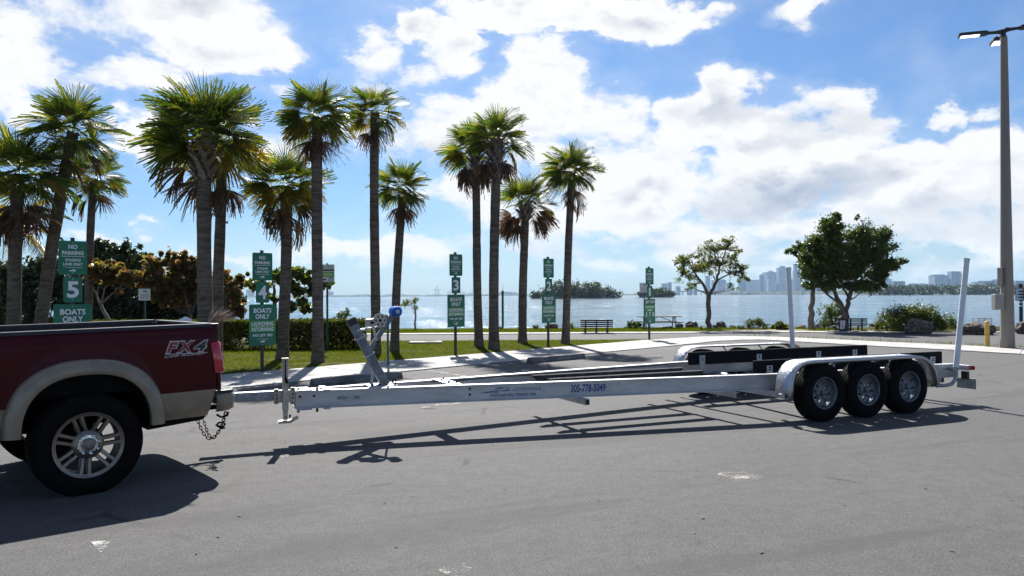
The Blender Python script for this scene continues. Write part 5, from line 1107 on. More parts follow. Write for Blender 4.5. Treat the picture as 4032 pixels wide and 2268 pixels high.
# rear end
mb = MB(); mb.box((3.305, 1.10, .545), (.095, 2.66, .075)); mb.build('rear_cross_beam', M_ALU, TR, bevel=.004)
for v in (-.235, 2.435): MB().box((3.357, v, .545), (.012, .06, .06)).build('tail_light', M_RED, TR)
MB().box((3.305, -.233, .545), (.075, .012, .06)).build('side_light', M_RED, TR)
pl = MB().box((3.37, -.12, .30), (.006, .305, .155)).build('number_plate', M_GALV, TR, bevel=.002); mb = MB(); mb.box((3.345, -.12, .425), (.05, .10, .12)); mb.build('plate_bracket', M_BLACK, pl)
mb = MB()
for y in (-.22, -.02):
    for z in (.24, .36): mb.lathe([(0, .004), (.008, .004)], Matrix.Translation((3.37, y, z)) @ Matrix.Rotation(R(-90), 4, 'Y'), 8)
mb.build('plate_holes', M_WHITE, pl)
def guide(u, v, lean_u, lean_v, ztop, sgn):
    p0 = Vector((u, v, .555)); p1 = Vector((u + lean_u, v + lean_v, ztop)); d_ = (p1 - p0).normalized(); mb = MB(); mb.tube([p0, p1], .041, 16); g = mb.build('guide_pole', M_PVC, TR, 40)
    mb = MB(); mb.tube([p1 - d_ * .03, p1 + d_ * .012], .047, 16); mb.build('pole_cap', M_PVC, g, 40)
    pts = [p0 + d_ * .04, p0 - Vector((0, 0, .10)), p0 + Vector((-.02, 0, -.18)), p0 + Vector((-.08, sgn * -.01, -.245)), p0 + Vector((-.18, sgn * -.03, -.262)), p0 + Vector((-.36, sgn * -.06, -.262))]
    mb = MB(); mb.tube(pts, .028, 12); mb.tube([p0 + Vector((0, 0, -.05)), p0 + Vector((0, -sgn * .13, -.03))], .02, 8); mb.build('pole_bracket', M_GALV, g, 50)
guide(3.10, -.15, .24, -.02, 2.185, -1); guide(2.30, 2.33, -.06, .03, 2.13, 1)
mb = MB(); mb.box((2.75, -.06, .33), (.05, .05, .10)); mb.build('mud_bracket', M_BLACK, TR)
# wiring under the beam flange on the far beam
mb = MB(); B0 = Vector((-6.386, 1.155)); B1 = Vector((-.25, 2.16)); pts = []
for i in range(25): t = .28 + .68 * i / 24; p = B0.lerp(B1, t); pts.append((p.x, p.y - .03, .578 - .012 * abs(math.sin(i * PI / 6))))
mb.tube(pts, .006, 5); mb.tube([(-4.18 + .05 * math.cos(t), 1.47, .55 + .03 * math.sin(t)) for t in np.linspace(0, 6.28, 12)], .004, 5, False); mb.build('wiring', M_BLACK, TR)
# safety chains from the tongue to the hitch
def chain(parent, pts, r=.016, name='safety_chain'):
    mb = MB(); P = [Vector(p) for p in pts]; seg = []; 
    for a, b in zip(P[:-1], P[1:]):
        for k in range(8): seg.append(a.lerp(b, k / 8))
    seg.append(P[-1]); acc = 0; last = seg[0]; k = 0; path_ = [seg[0]]
    for p in seg[1:]:
        while (p - last).length > r * 2.1: last = last + (p - last).normalized() * r * 2.1; path_.append(last.copy())
    for i in range(len(path_) - 1):
        c = (path_[i] + path_[i + 1]) / 2; x = (path_[i + 1] - path_[i]).normalized(); y = x.cross(Vector((0, 1, 0))).normalized() if i % 2 else Vector((0, 1, 0)); 
        mb.tube([c + x * r * 1.55 * math.cos(t) + y * r * .85 * math.sin(t) for t in np.linspace(0, 2 * PI, 11)], r * .27, 5, False)
    return mb.build(name, M_RUST, parent, 60)
INV = (Matrix.Translation((3.776, 10.45, 0)) @ Matrix.Rotation(R(24), 4, 'Z')).inverted()
def tl(px, py, Y): return INV @ at(px, py, Y)
def c1(x, y): return x / 1.449, 1200 + y / 1.449
def arcpts(ps, Y): return [tl(*c1(*p), Y) for p in ps]
chain(TR, arcpts([(1120, 640), (1135, 680), (1150, 715), (1175, 755), (1205, 768), (1232, 745), (1255, 705), (1275, 660), (1290, 610)], 7.9)); chain(TR, arcpts([(1158, 650), (1170, 690), (1185, 735), (1207, 766), (1240, 735), (1262, 690), (1280, 640), (1285, 610)], 8.0))
mb = MB(); mb.tube(arcpts([(1235, 625), (1262, 640), (1295, 630), (1300, 610)], 7.9), .012, 6); mb.tube(arcpts([(1232, 690), (1245, 672), (1268, 668), (1284, 680), (1270, 695), (1240, 690)], 7.9), .011, 6); mb.tube(arcpts([(1240, 690), (1262, 705), (1282, 700)], 7.9), .010, 6); mb.build('chain_hook', M_DARK, TR, 60)

# ================================================================== TRUCK (s to the rear, t to the far side, origin under near rear wheel face)
TK = thing('pickup_truck', 'dark red pickup truck with beige wheel arches towing the trailer', 'truck', (-3.6, 6.55, 0), R(41))
TK.rotation_euler = (0, 0, R(41))
CEN = 1.02
def arch(s, hw, top, zc=.50, n=2.4):
    k = abs(s) / hw; return zc + (top - zc) * max(0.0, 1 - k ** n) ** (1 / n) if k < 1 else None
TILT = lambda s: 0.0175 * (s + 1.0)
def body_t(z): return float(np.interp(z, [.50, .60, .78, .84, .95, 1.285, 1.30, 1.345, 1.385, 1.40], [.085, .070, .052, .050, .046, .046, .056, .064, .088, .10]))
def s_end(z): return float(np.interp(z, [.55, .82, 1.26, 1.33, 1.40], [1.12, 1.140, 1.110, 1.085, 1.05]))
def bedside(far):
    f_t = (lambda t: 2 * CEN - t) if far else (lambda t: t)
    mb = MB(); rows = []; ss = list(np.linspace(-1.04, -.63, 6)) + list(np.linspace(-.60, .60, 41)) + list(np.linspace(.63, 1.14, 12))
    for s in ss:
        a = arch(s, .575, 1.085); zb = max(.77, a) if a else .77
        col = []
        for k in range(19):
            z = zb + (1.40 - zb) * k / 18; se = s if s < .9 else .9 + (s - .9) / .24 * (s_end(z) - .9); w = (max(0, (se - 1.04)) / .10) ** 2 * .035
            # swell above the wheel arch
            bl = 0.0
            if a and z < a + .16: bl = -.022 * max(0, 1 - (z - a) / .16)
            col.append((se, f_t(body_t(z) + w + bl), z + TILT(s) - .0175))
        rows.append(col)
    mb.grid(rows); return mb.build('bed_side', M_MAROON, TK, 40)
bedside(False); bedside(True)
def cladding(s0, s1, far, slant=0.0):
    f_t = (lambda t: 2 * CEN - t) if far else (lambda t: t); mb = MB(); rows = []
    for i in range(9):
        s = s0 + (s1 - s0) * i / 8; rows.append([(s + slant * (.785 - z) * -(1 if i == 8 else i / 8 * .6), f_t(body_t(z) - .003 + (.02 if z < .57 else 0)), z + TILT(s) - .0175) for z in (.535, .56, .60, .66, .72, .76, .785)] + [(s, f_t(body_t(.785) + .008), .786 + TILT(s) - .0175)])
    mb.grid(rows); return mb.build('lower_cladding', M_BEIGE, TK, 40)
for fr in (False, True): cladding(.56, 1.085, fr, .25); cladding(-1.04, -.56, fr)
def flare(far, s_off=0.0, name='wheel_arch_flare'):
    f_t = (lambda t: 2 * CEN - t) if far else (lambda t: t); mb = MB(); rows = []; N = 44
    for i in range(N + 1):
        ph = PI * i / N; c = math.cos(ph); row = []
        def pt(hw, top):
            k = math.copysign(abs(c) ** (2 / 2.4), c); q = abs(math.sin(ph)) ** (2 / 2.4); return k * hw, .50 + (top - .50) * q + .035
        for (hw, top, t) in ((.625, 1.118, .046), (.618, 1.108, .012), (.600, 1.09, -.008), (.55, 1.04, -.026), (.51, 1.0, -.028), (.497, .985, -.02), (.495, .982, .03)):
            s, z = pt(hw, top); row.append((s + s_off, f_t(t), z))
        rows.append(row)
    mb.grid(rows); mb.build(name, M_BEIGE, TK, 40)
    mb = MB(); rows = []
    for i in range(N + 1):
        ph = PI * i / N; c = math.cos(ph); k = math.copysign(abs(c) ** (2 / 2.4), c); q = abs(math.sin(ph)) ** (2 / 2.4)
        rows.append([(k * .51 + s_off, f_t(t), .50 + .50 * q + .035) for t in (.035, .30, .62)])
    mb.grid(rows); tb = f_t(.135); mb.prism([(-.50 + s_off, .84), (-.46 + s_off, .95), (-.30 + s_off, 1.02), (.30 + s_off, 1.02), (.46 + s_off, .95), (.50 + s_off, .84)], lambda a, b, t: (a, t, b), tb, tb + (.01 if not far else -.01)); mb.build('wheel_well', M_DARK, TK, 40)
mb = MB(); mb.prism([(a * 1.0 - .735, b + .93) for a, b in rounded(.19, .19, .05, 5)], lambda a, b, t: (a, t, b), .0465, .0405); mb.build('fuel_door', M_MAROON, TK, bevel=.002)
flare(False); flare(True); flare(False, -3.96); flare(True, -3.96)
# bed interior, rails, tailgate
mb = MB(); mb.box((.06, CEN, .86), (2.2, 1.72, .03)); mb.build('bed_floor', M_BLACK, TK)
for t in (.165, 2 * CEN - .165): MB().box((.05, t, 1.12), (2.18, .03, .54)).build('bed_wall', M_BLACK, TK)
MB().box((-1.03, CEN, 1.12), (.04, 1.80, .56)).build('bed_front_wall', M_BLACK, TK)
for t in (.13, 2 * CEN - .13):
    mb = MB(); rows = []
    for s in np.linspace(-1.04, 1.06, 16):
        z = 1.395 + TILT(s) - .0175; rows.append([(s, t - .055, z - .02), (s, t - .045, z + .010), (s, t + .04, z + .012), (s, t + .052, z + .002), (s, t + .052, z - .05)])
    mb.grid(rows); mb.build('rail_cap', M_BLACK, TK, 50)
tg = MB().box((1.115, CEN, 1.105), (.06, 1.74, .60)).build('tailgate', M_MAROON, TK, bevel=.012); MB().box((1.108, CEN, 1.412), (.085, 1.76, .018)).build('tailgate_cap', M_BLACK, tg, bevel=.006)
MB().box((1.148, CEN, 1.15), (.012, .30, .11)).build('tailgate_handle', M_BLACK, tg, bevel=.004); MB().box((1.078, CEN, 1.12), (.012, 1.66, .5)).build('inner_panel', M_BLACK, tg)
for far in (False, True):
    f_t = (lambda t: 2 * CEN - t) if far else (lambda t: t)
    pathp = [(1.045, .040), (1.085, .040), (1.125, .052), (1.152, .080), (1.163, .115), (1.163, .165)]; mb = MB(); rows = []
    for z, k in ((.955, .0), (.965, 1), (1.08, 1), (1.235, 1), (1.255, 0)): rows.append([(s - (0 if k else .01) - max(0, z - 1.0) * .16 + .03, f_t(t + (0 if k else .012) + max(0, z - 1.1) * .02), z) for s, t in pathp])
    mb.grid(rows); l_ = mb.build('tail_light', M_RED, TK, 60)
    mb = MB(); rows = []
    for z in (1.145, 1.215): rows.append([(s - max(0, z - 1.0) * .16 + .034, f_t(t - .003), z) for s, t in pathp[3:]])
    mb.grid(rows); mb.build('reverse_lens', M_CLEAR, l_, 60)
    # corner post behind the lamp
    mb = MB(); rows = []
    for z in np.linspace(.79, 1.39, 7): rows.append([(s_end(z) - .03 + ds, f_t(body_t(z) + dt), z) for ds, dt in ((0, .004), (.03, .012), (.045, .04), (.05, .10))])
    mb.grid(rows); mb.build('corner_panel', M_MAROON, TK, 60)
# rear bumper wraps both corners
plan = [(1.10, .062), (1.20, .056), (1.262, .082), (1.302, .15), (1.325, .30), (1.335, .62), (1.338, CEN)]; plan = plan + [(s, 2 * CEN - t) for s, t in reversed(plan[:-1])]
mb = MB(); rows = []
for z, k in ((.580, -.035), (.60, -.01), (.66, .0), (.735, .0), (.752, -.006)): rows.append([(s + k * (1 if s > 1.12 else 0), t - k * (1 if t < CEN else -1) * (1 if abs(t - CEN) > .8 else 0), z) for s, t in plan])
mb.grid(rows); bp = mb.build('rear_bumper', M_BEIGE, TK, 50); sd = bp.modifiers.new('thick', 'SOLIDIFY'); sd.thickness = .01; sd.offset = -1
mb = MB(); inner = [(1.09, .075)] + [(1.09, 2 * CEN - .075)]; poly = [(s - .004, t + (.006 if t < CEN else -.006)) for s, t in plan] + [inner[1], inner[0]]; mb.prism(poly, lambda a, b, t: (a, b, t), .753, .785); mb.build('step_pad', M_BLACK, bp, bevel=.006)
mb = MB(); mb.tube([(.9, CEN, .54), (1.28, CEN, .54)], .05, 4); mb.box((1.42, CEN, .50), (.4, .06, .05)); mb.tube([(1.58, CEN, .52), (1.58, CEN, .60)], .03, 12); mb.build('hitch', M_DARK, TK)
# underbody and far drivetrain
mb = MB()
for t in (.52, 2 * CEN - .52): mb.box((-1.6, t, .62), (5.2, .09, .18))
mb.tube([(0, .35, .415), (0, 2 * CEN - .35, .415)], .055, 12); mb.lathe([(0, -.16), (.12, -.13), (.15, 0), (.12, .13), (0, .16)], Matrix.Translation((0, CEN, .415)) @ Matrix.Rotation(R(90), 4, 'Y'), 16); mb.tube([(0, CEN, .45), (-2.6, CEN, .55)], .045, 10)
mb.box((.75, CEN, .52), (.55, 1.2, .07)); mb.tube([(.55, .42, .56), (1.05, .40, .545)], .035, 10)
mb.build('underbody', M_DARK, TK)
mb = MB(); mb.prism([(.50, .545), (1.02, .545), (.98, .515), (.80, .50), (.50, .475)], lambda a, b, t: (a, t, b), .12, .5); mb.build('mud_valance', M_DARK, TK)
# decal on the bed side
MF = lambda s, z: face((s, .0435, z), (1, 0, .02))
M_SILV = pmat('decal_silver', (.42, .41, .42), .3, metal=.3, scale=9)
dec = MB(); dec.prism([(.625, .0), (1.01, .0), (1.01, .006), (.625, .006)], lambda a, b, t: (a, t, b + 1.150), .0430, .0445); dec = dec.build('side_decal', M_SILV, TK)
for ch, w_, cx, m_ in (('F', .115, .692, pmat('decal_red', (.22, .012, .02), .35, scale=9)), ('X', .165, .806, MAT['decal_red']), ('4', .125, .945, pmat('decal_black', (.012, .018, .03), .3, scale=9))):
    text(dec, ch, w_ + .016, .118, face((cx, .0436 - (.001 if ch == 'X' else 0), 1.216), (1, 0, 0)), M_SILV, 'letter_edge', .075, .3)
    text(dec, ch, w_ - .012, .094, face((cx, .0418 - (.001 if ch == 'X' else 0), 1.216), (1, 0, 0)), m_, 'lettering', .035, .3)
text(dec, 'OFF ROAD', .36, .020, face((.80, .0425, 1.139), (1, 0, .05)), M_SILV, 'lettering', .02, .3)
# truck wheels
def truck_wheel(s, t, sg, zc=.420, ht=None):
    Mw = Matrix.Translation((s, t, zc)) @ (Matrix.Rotation(R(90), 4, 'X') if sg < 0 else Matrix.Rotation(R(-90), 4, 'X'))
    Rt, wd = .437, .27
    mb = MB(); mb.lathe(wheel_lathe_tyre(Rt, wd, .272, 5), Mw, 72); ty = mb.build('tyre', M_RUB, TK, 35); h = wd / 2
    mb = MB()                            # shoulder lugs
    for k in range(60):
        a = 2 * PI * k / 60
        for z0, z1 in ((h * .70, h * .96),): 
            q = [(Rt * .955, z1), (Rt * 1.004, z0)]; mb.add([Mw @ Vector((r * math.cos(a + d_), r * math.sin(a + d_), z)) for r, z, d_ in ((q[0][0], q[0][1], -.03), (q[0][0], q[0][1], .03), (q[1][0], q[1][1], .03), (q[1][0], q[1][1], -.03), (Rt * .94, z0, -.03), (Rt * .94, z0, .03))], [(0, 1, 2, 3), (3, 2, 5, 4), (0, 3, 4), (1, 5, 2)])
    mb.build('tread_lugs', M_RUB, ty)
    mb = MB(); mb.lathe([(.274, h * .86), (.279, h * .90), (.277, h * .94), (.268, h * .93), (.258, h * .86), (.250, h * .75), (.246, h * .1), (.25, -h * .7), (.272, -h * .8)], Mw, 64); mb.build('rim', M_RIM, ty, 40)
    mb = MB()
    for k in range(7):
        a = 2 * PI * k / 7 + R(-96)
        for sd in (-1, 1):
            rows = []
            for r, off, hw, z in ((.092, .028, .019, h * .62), (.13, .027, .0165, h * .70), (.19, .028, .0155, h * .78), (.235, .031, .017, h * .83), (.262, .036, .024, h * .86)):
                def pp(o_, zz): return Mw @ (Matrix.Rotation(a, 4, 'Z') @ Vector((r, sd * off + o_, zz)))
                rows.append([pp(-hw, z - .05), pp(-hw, z - .006), pp(-hw * .7, z), pp(hw * .7, z), pp(hw, z - .006), pp(hw, z - .05)])
            mb.grid(rows)
    mb.lathe([(.262, h * .80), (.262, h * .88), (.25, h * .86), (.244, h * .7)], Mw, 64)
    mb.lathe([(.082, h * .80), (.108, h * .76), (.122, h * .66), (.122, h * .3)], Mw, 48); mb.build('spokes', M_RIM, ty, 40)
    mb = MB(); mb.lathe([(.04, h * .74), (.058, h * .73), (.085, h * .70), (.098, h * .70), (.100, h * .60)], Mw, 48); mb.build('hub_ring', M_CHROME, ty, 50)
    mb = MB(); mb.lathe([(0, h * .90), (.04, h * .895), (.052, h * .86), (.057, h * .74)], Mw, 40); cp = mb.build('centre_cap', pmat('cap_bronze', (.20, .17, .15), .35, metal=.6, scale=30), ty, 50)
    mb = MB(); mb.lathe([(.053, h * .86), (.056, h * .875), (.060, h * .85), (.060, h * .8)], Mw, 40); mb.build('cap_ring', M_CHROME, ty, 50)
    mb = MB(); pts = [(-.016, -.014), (-.018, .004), (-.012, .012), (-.006, .006), (-.006, -.006), (0, -.012), (.006, -.006), (.006, .006), (.012, .012), (.018, .004), (.016, -.014)]
    mb.tube([Mw @ (Matrix.Rotation(R(90), 4, 'Z') @ Vector((a, b, h * .905))) for a, b in pts], .0018, 5); mb.build('cap_emblem', M_CHROME, ty)
    mb = MB()
    for k in range(8):
        a = 2 * PI * k / 8 + .25; mb.lathe([(0, h * .90), (.009, h * .89), (.0125, h * .84), (.0125, h * .70)], Mw @ Matrix.Translation((.081 * math.cos(a), .081 * math.sin(a), 0)), 8)
    mb.build('lug_nuts', M_CHROME, ty, 40)
    mb = MB(); mb.lathe([(0, -h * .2), (.15, -h * .2), (.15, -h * .5), (0, -h * .5)], Mw, 32); mb.build('brake_disc', M_DARK, ty, 40)
truck_wheel(0, .135, -1); truck_wheel(0, 2 * CEN - .135, 1); truck_wheel(-3.96, .135, -1); truck_wheel(-3.96, 2 * CEN - .135, 1)
# cab and bonnet (ahead of the bed, outside the photo's left edge)
cab = [(-1.08, .56), (-1.08, 1.36), (-1.20, 1.62), (-1.36, 1.93), (-1.7, 1.99), (-2.5, 1.98), (-2.95, 1.86), (-3.42, 1.42), (-4.85, 1.30), (-4.98, 1.18), (-5.0, .56), (-4.55, .56), (-4.52, .8), (-4.3, 1.0), (-3.96, 1.06), (-3.6, 1.0), (-3.42, .8), (-3.38, .56)]
def inset(z): return .05 + max(0, z - 1.36) * .32
mb = MB(); n = len(cab); L0 = [(s, inset(z), z) for s, z in cab]; L1 = [(s, 2 * CEN - inset(z), z) for s, z in cab]; mb.add(L0 + L1, [tuple(range(n)), tuple(reversed(range(n, 2 * n)))] + [(i, i + n, (i + 1) % n + n, (i + 1) % n) for i in range(n)]); cb = mb.build('cab_body', M_MAROON, TK, 35)
for far in (False, True):
    f_t = (lambda t: 2 * CEN - t) if far else (lambda t: t)
    for q in ([(-1.30, 1.42), (-1.46, 1.84), (-2.02, 1.86), (-2.02, 1.42)], [(-2.10, 1.42), (-2.10, 1.86), (-2.60, 1.86), (-3.16, 1.42)]):
        mb = MB(); mb.add([(s, f_t(inset(z) - .004), z) for s, z in q], [(0, 1, 2, 3)]); mb.build('side_window', M_GLASS, cb)
    MB().box((-2.0, f_t(.06), 1.12), (.18, .03, .04)).build('door_handle', M_CHROME, cb, bevel=.006)
    o = MB().box((-2.95, f_t(-.10), 1.42), (.10, .20, .24)).build('door_mirror', M_BLACK, cb, bevel=.03)
    MB().box((-5.0, f_t(.22), 1.02), (.04, .28, .26)).build('headlight', M_CLEAR, cb, bevel=.02)
mb = MB(); mb.add([(-2.98, .32, 1.86), (-3.42, .14, 1.44), (-3.42, 2 * CEN - .14, 1.44), (-2.98, 2 * CEN - .32, 1.86)], [(0, 1, 2, 3)]); o = mb.build('windscreen', M_GLASS, cb); o.location = (-.012, 0, .012)
mb = MB(); mb.add([(-1.215, .25, 1.66), (-1.34, .30, 1.89), (-1.34, 2 * CEN - .30, 1.89), (-1.215, 2 * CEN - .25, 1.66)], [(0, 1, 2, 3)]); o = mb.build('rear_window', M_GLASS, cb); o.location = (.012, 0, .005)
MB().box((-5.03, CEN, 1.02), (.05, 1.2, .30)).build('grille', M_CHROME, cb, bevel=.02); MB().box((-5.08, CEN, .68), (.16, 1.96, .22)).build('front_bumper', M_BEIGE, cb, bevel=.03)
# dry palm frond lying in the bed
fr = thing('palm_branch', 'dry palm frond sticking up out of the truck bed corner', 'branch', (0, 0, 0)); INVt = Matrix()
mb = MB(); b0 = at(*c1(1178, 140), 7.75)
for i in range(26):
    t = i / 25; e = at(*c1(1225 + 130 * t ** .8 + random.uniform(-14, 14), -5 + 60 * t + random.uniform(-12, 12) if i < 22 else 60 + random.uniform(-10, 40)), 7.75 + random.uniform(-.15, .15)); m_ = b0.lerp(e, .5) + Vector((random.uniform(-.02, .01), 0, .03)); b1 = b0 + Vector((random.uniform(-.02, .03), random.uniform(-.03, .03), random.uniform(-.02, .02)))
    mb.tube([b1, m_, e], [.007, .006, .001], 4, False)
mb.tube([b0 + Vector((-.25, .1, -.42)), b0], [.02, .016], 6); fo = mb.build('dry_leaflets', pmat('straw', (.34, .27, .20), .7, var=.3, scale=20), fr)
off = b0.copy(); fr.location = off; fo.location = -off

# ================================================================== WATER LIFE AND FAR THINGS
# moored boat
Yb = 214.0; bo = at(1180, 1203, Yb); T = thing('moored_boat', 'small pale turquoise cabin boat moored behind the palm trunks', 'boat', (bo.x, Yb, WZ), R(4))
mb = MB(); rows = []
for x, hw, zk, zs in ((-3, 1.0, .0, .95), (-2.5, 1.15, -.25, .95), (0, 1.2, -.3, 1.0), (1.8, .95, -.25, 1.15), (2.7, .45, -.05, 1.3), (3.15, .03, .3, 1.4)): rows.append([(x, -hw, zs), (x, -hw * .85, .25), (x, 0, zk), (x, hw * .85, .25), (x, hw, zs)])
rows = [[(-a, b, c) for a, b, c in r] for r in rows]
mb.grid(rows); mb.add(rows[0], [tuple(range(5))]); mb.build('hull', pmat('turquoise_hull', (.26, .52, .52), .4, scale=2), T, 50)
mb = MB(); mb.prism([(-1.2, .9), (-1.0, 1.5), (-.4, 2.0), (.9, 2.05), (1.3, .95)], lambda a, b, t: (a, t, b), -.8, .8); cb2 = mb.build('cabin', M_WHITE, T, bevel=.05); MB().box((.1, -.81, 1.55), (1.2, .02, .45)).build('cabin_window', M_GLASS, cb2); mb = MB(); mb.box((.6, 0, 2.5), (1.9, 1.5, .06)); mb.tube([(-.1, -.6, 2.0), (-.1, -.6, 2.5)], .03, 6); mb.tube([(1.3, -.6, 1.0), (1.4, -.6, 2.5)], .03, 6); mb.tube([(.5, 0, 2.5), (.5, 0, 3.6)], .02, 6); mb.build('sun_roof', M_WHITE, T)
# channel markers
for lab, px, py, Ym, hh in [('slim channel marker off the tip of the bigger island', 2418, 1178, 450, 2.9), ('channel marker right of the forked tree, out on the water', 3580, 1168, 520, 4.2), ('tiny channel marker left of the slim bare trunk', 3159, 1162, 900, 6), ('tiny far marker left of the shore tree crown', 2817, 1161, 1100, 4)]:
    p = at(px, py, Ym); T = thing('channel_marker', lab, 'marker', (p.x, Ym, WZ), 0, 'channel markers'); mb = MB(); mb.tube([(0, 0, -1), (0, 0, hh)], .16 * max(1, Ym / 500), 8); mb.build('pile', M_WOODD, T); MB().box((0, -.2, hh - .3), (.5, .06, .5)).build('board', M_WHITE if Ym == 450 else M_POSTG, T)
Ym = 66.0; p = at(4019, 1262, Ym); T = thing('water_notice', 'orange-edged notice boards on a striped pile beyond the lamp post', 'sign', (p.x, Ym, WZ), R(-12)); mb = MB(); mb.tube([(0, 0, -1), (0, 0, 3.2)], .14, 12); pil = mb.build('pile', M_POSTB, T, 40)
for z in (1.25, 1.55): mb = MB(); mb.lathe([(.143, z), (.145, z), (.145, z + .12), (.143, z + .12)], n=12); mb.build('white_band', M_WHITE, pil)
M_OR = pmat('orange_paint', (.55, .12, .03), .5, scale=4)
for rz_, lab in ((0, 'sign_board'), (R(75), 'sign_board')):
    M = Matrix.Rotation(rz_, 4, 'Z'); mb = MB(); mb.prism([(-.5, 1.75), (.5, 1.75), (.5, 2.85), (-.5, 2.85)], lambda a, b, t: M @ Vector((a, t, b)), -.20, -.17); o = mb.build(lab, M_OR, T); mb = MB(); mb.prism([(-.43, 1.82), (.43, 1.82), (.43, 2.78), (-.43, 2.78)], lambda a, b, t: M @ Vector((a, t, b)), -.208, -.201); mb.build('white_field', M_WHITE, o)
    mb = MB()
    for k in range(3): mb.prism([(-.3, 2.0 + k * .25), (.3, 2.0 + k * .25), (.3, 2.1 + k * .25), (-.3, 2.1 + k * .25)], lambda a, b, t: M @ Vector((a, t, b)), -.214, -.209)
    mb.build('small_print', M_INK, o)
# bird
pb = at(884, 878, 30.0); T = thing('bird', 'dark bird gliding beside the biggest palm trunk', 'bird', pb, R(-10))
mb = MB(); mb.tube([(-.19, 0, .01), (-.10, 0, .0), (0, 0, 0), (.10, 0, .01), (.15, 0, .0), (.19, 0, .0)], [.004, .028, .042, .030, .026, .004], 8, ell=.9); mb.build('body', M_DARK, T, 60)
mb = MB(); mb.grid([[(-.05, -.03, .02), (.05, -.03, .02)], [(-.11, -.12, .14), (.01, -.13, .13)], [(-.15, -.15, .30), (-.10, -.16, .29)]]); mb.build('wing', M_DARK, T); mb = MB(); mb.grid([[(-.05, .03, .02), (.05, .03, .02)], [(-.08, .22, .10), (.03, .22, .10)], [(-.12, .42, .08), (-.08, .42, .08)]]); mb.build('wing', M_DARK, T)
mb = MB(); mb.add([(-.15, -.015, .01), (-.15, .015, .01), (-.27, .05, .0), (-.27, -.05, .0)], [(0, 1, 2, 3)]); mb.build('tail', M_DARK, T)
# mangrove islands
def island(label, x0, x1, yw, Y, ls, n, size, seed):
    a = at(x0, yw, Y); b = at(x1, yw, Y); cx = (a.x + b.x) / 2; T = thing('mangrove_island', label, 'island', (cx, Y, WZ)); hw = (b.x - a.x) / 2
    me, upz = rock_mesh('sand_bar', (hw * .98, hw * .35, 1.3), seed, 3, .12, M_DIRT); o = link('sand_bar', me, T); o.location = (0, 0, -.3)
    loc = [(l[0] - cx, l[1] - Y, l[2] - WZ, l[3], l[4], l[5]) for l in lobes_px((0, 0), 1, Y, ls, .9)]
    leaf_cloud('mangrove_canopy', loc, n, size, L_MANG, 420, .20, False, T, seed, shell=.35, up=.5); return T
Yi = 594
island('bigger mangrove island behind the lane 2 sign', 2078, 2455, 1176, Yi, [(2120, 1160, 40, 16), (2165, 1150, 40, 25), (2215, 1140, 45, 32), (2270, 1145, 50, 30), (2320, 1142, 40, 32), (2365, 1150, 45, 26), (2410, 1158, 35, 18), (2440, 1166, 16, 10), (2250, 1160, 120, 16), (2340, 1160, 90, 14), (2130, 1167, 50, 10)], 15000, 1.5, 71)
Yj = 750
island('smaller mangrove island behind the lane 1 sign', 2500, 2664, 1169, Yj, [(2530, 1157, 26, 12), (2565, 1150, 28, 17), (2605, 1150, 30, 16), (2638, 1157, 24, 12), (2580, 1160, 70, 9)], 6000, 1.6, 72)
for lab, px, pt, w, sd in [('wispy pine standing on the bigger island, nearest the lane 2 sign', 2186, 1105, 12, 1), ('tallest wispy pine on the bigger island', 2276, 1104, 15, 2), ('pale wispy pine on the bigger island, right of the tallest', 2307, 1108, 16, 3), ('dark round-crowned tree on the right part of the bigger island', 2352, 1112, 26, 4), ('thin pine showing just right of the farthest right palm', 2243, 1104, 10, 5)]:
    p = at(px, pt, Yi + 5); k = Yi / FPX; T = thing('island_tree', lab, 'tree', (p.x, Yi + 5, 1.0), 0, 'trees on the bigger island'); mb = MB(); mb.tube([(0, 0, -1), (0, 0, p.z - 2)], [.25, .08], 6); mb.build('trunk', M_BARK, T)
    leaf_cloud('leaves', [(0, 0, (p.z - 1) * .72, w * k * .5, w * k * .5, (p.z - 1) * .32)], 260 if sd != 4 else 900, .9, L_MANG, 30, .28, False, T, 80 + sd, shell=.2)
# near mangrove shore at right
a0 = at(3450, 1156, 1150).x; a1 = at(4200, 1156, 1150).x
T = thing('mangrove_shore', 'long dark mangrove shore across the water at the right', 'mangrove', ((a0 + a1) / 2, 1150, WZ))
mb = MB(); mb.box((0, 70, .0), (a1 - a0, 90, .6)); mb.build('mud_bank', M_DARK, T)
ls = [(3480 + i * 24, 1147 - 9 * math.sin(min(1, i / 6) * 1.5) - (i * 7 % 5) * 1.2, 26, 13 + (i * 5 % 4) * 1.5) for i in range(32)] + [(3480 + i * 30, 1154, 30, 6) for i in range(26)]
leaf_cloud('mangrove_canopy', [(l[0] - (a0 + a1) / 2, l[1] - 1150 + 20, l[2] - WZ, l[3], l[4] * 2, l[5]) for l in lobes_px((0, 0), 1, 1150, ls)], 16000, 2.6, L_MANG, 700, .2, False, T, 90, shell=.35, up=.5)
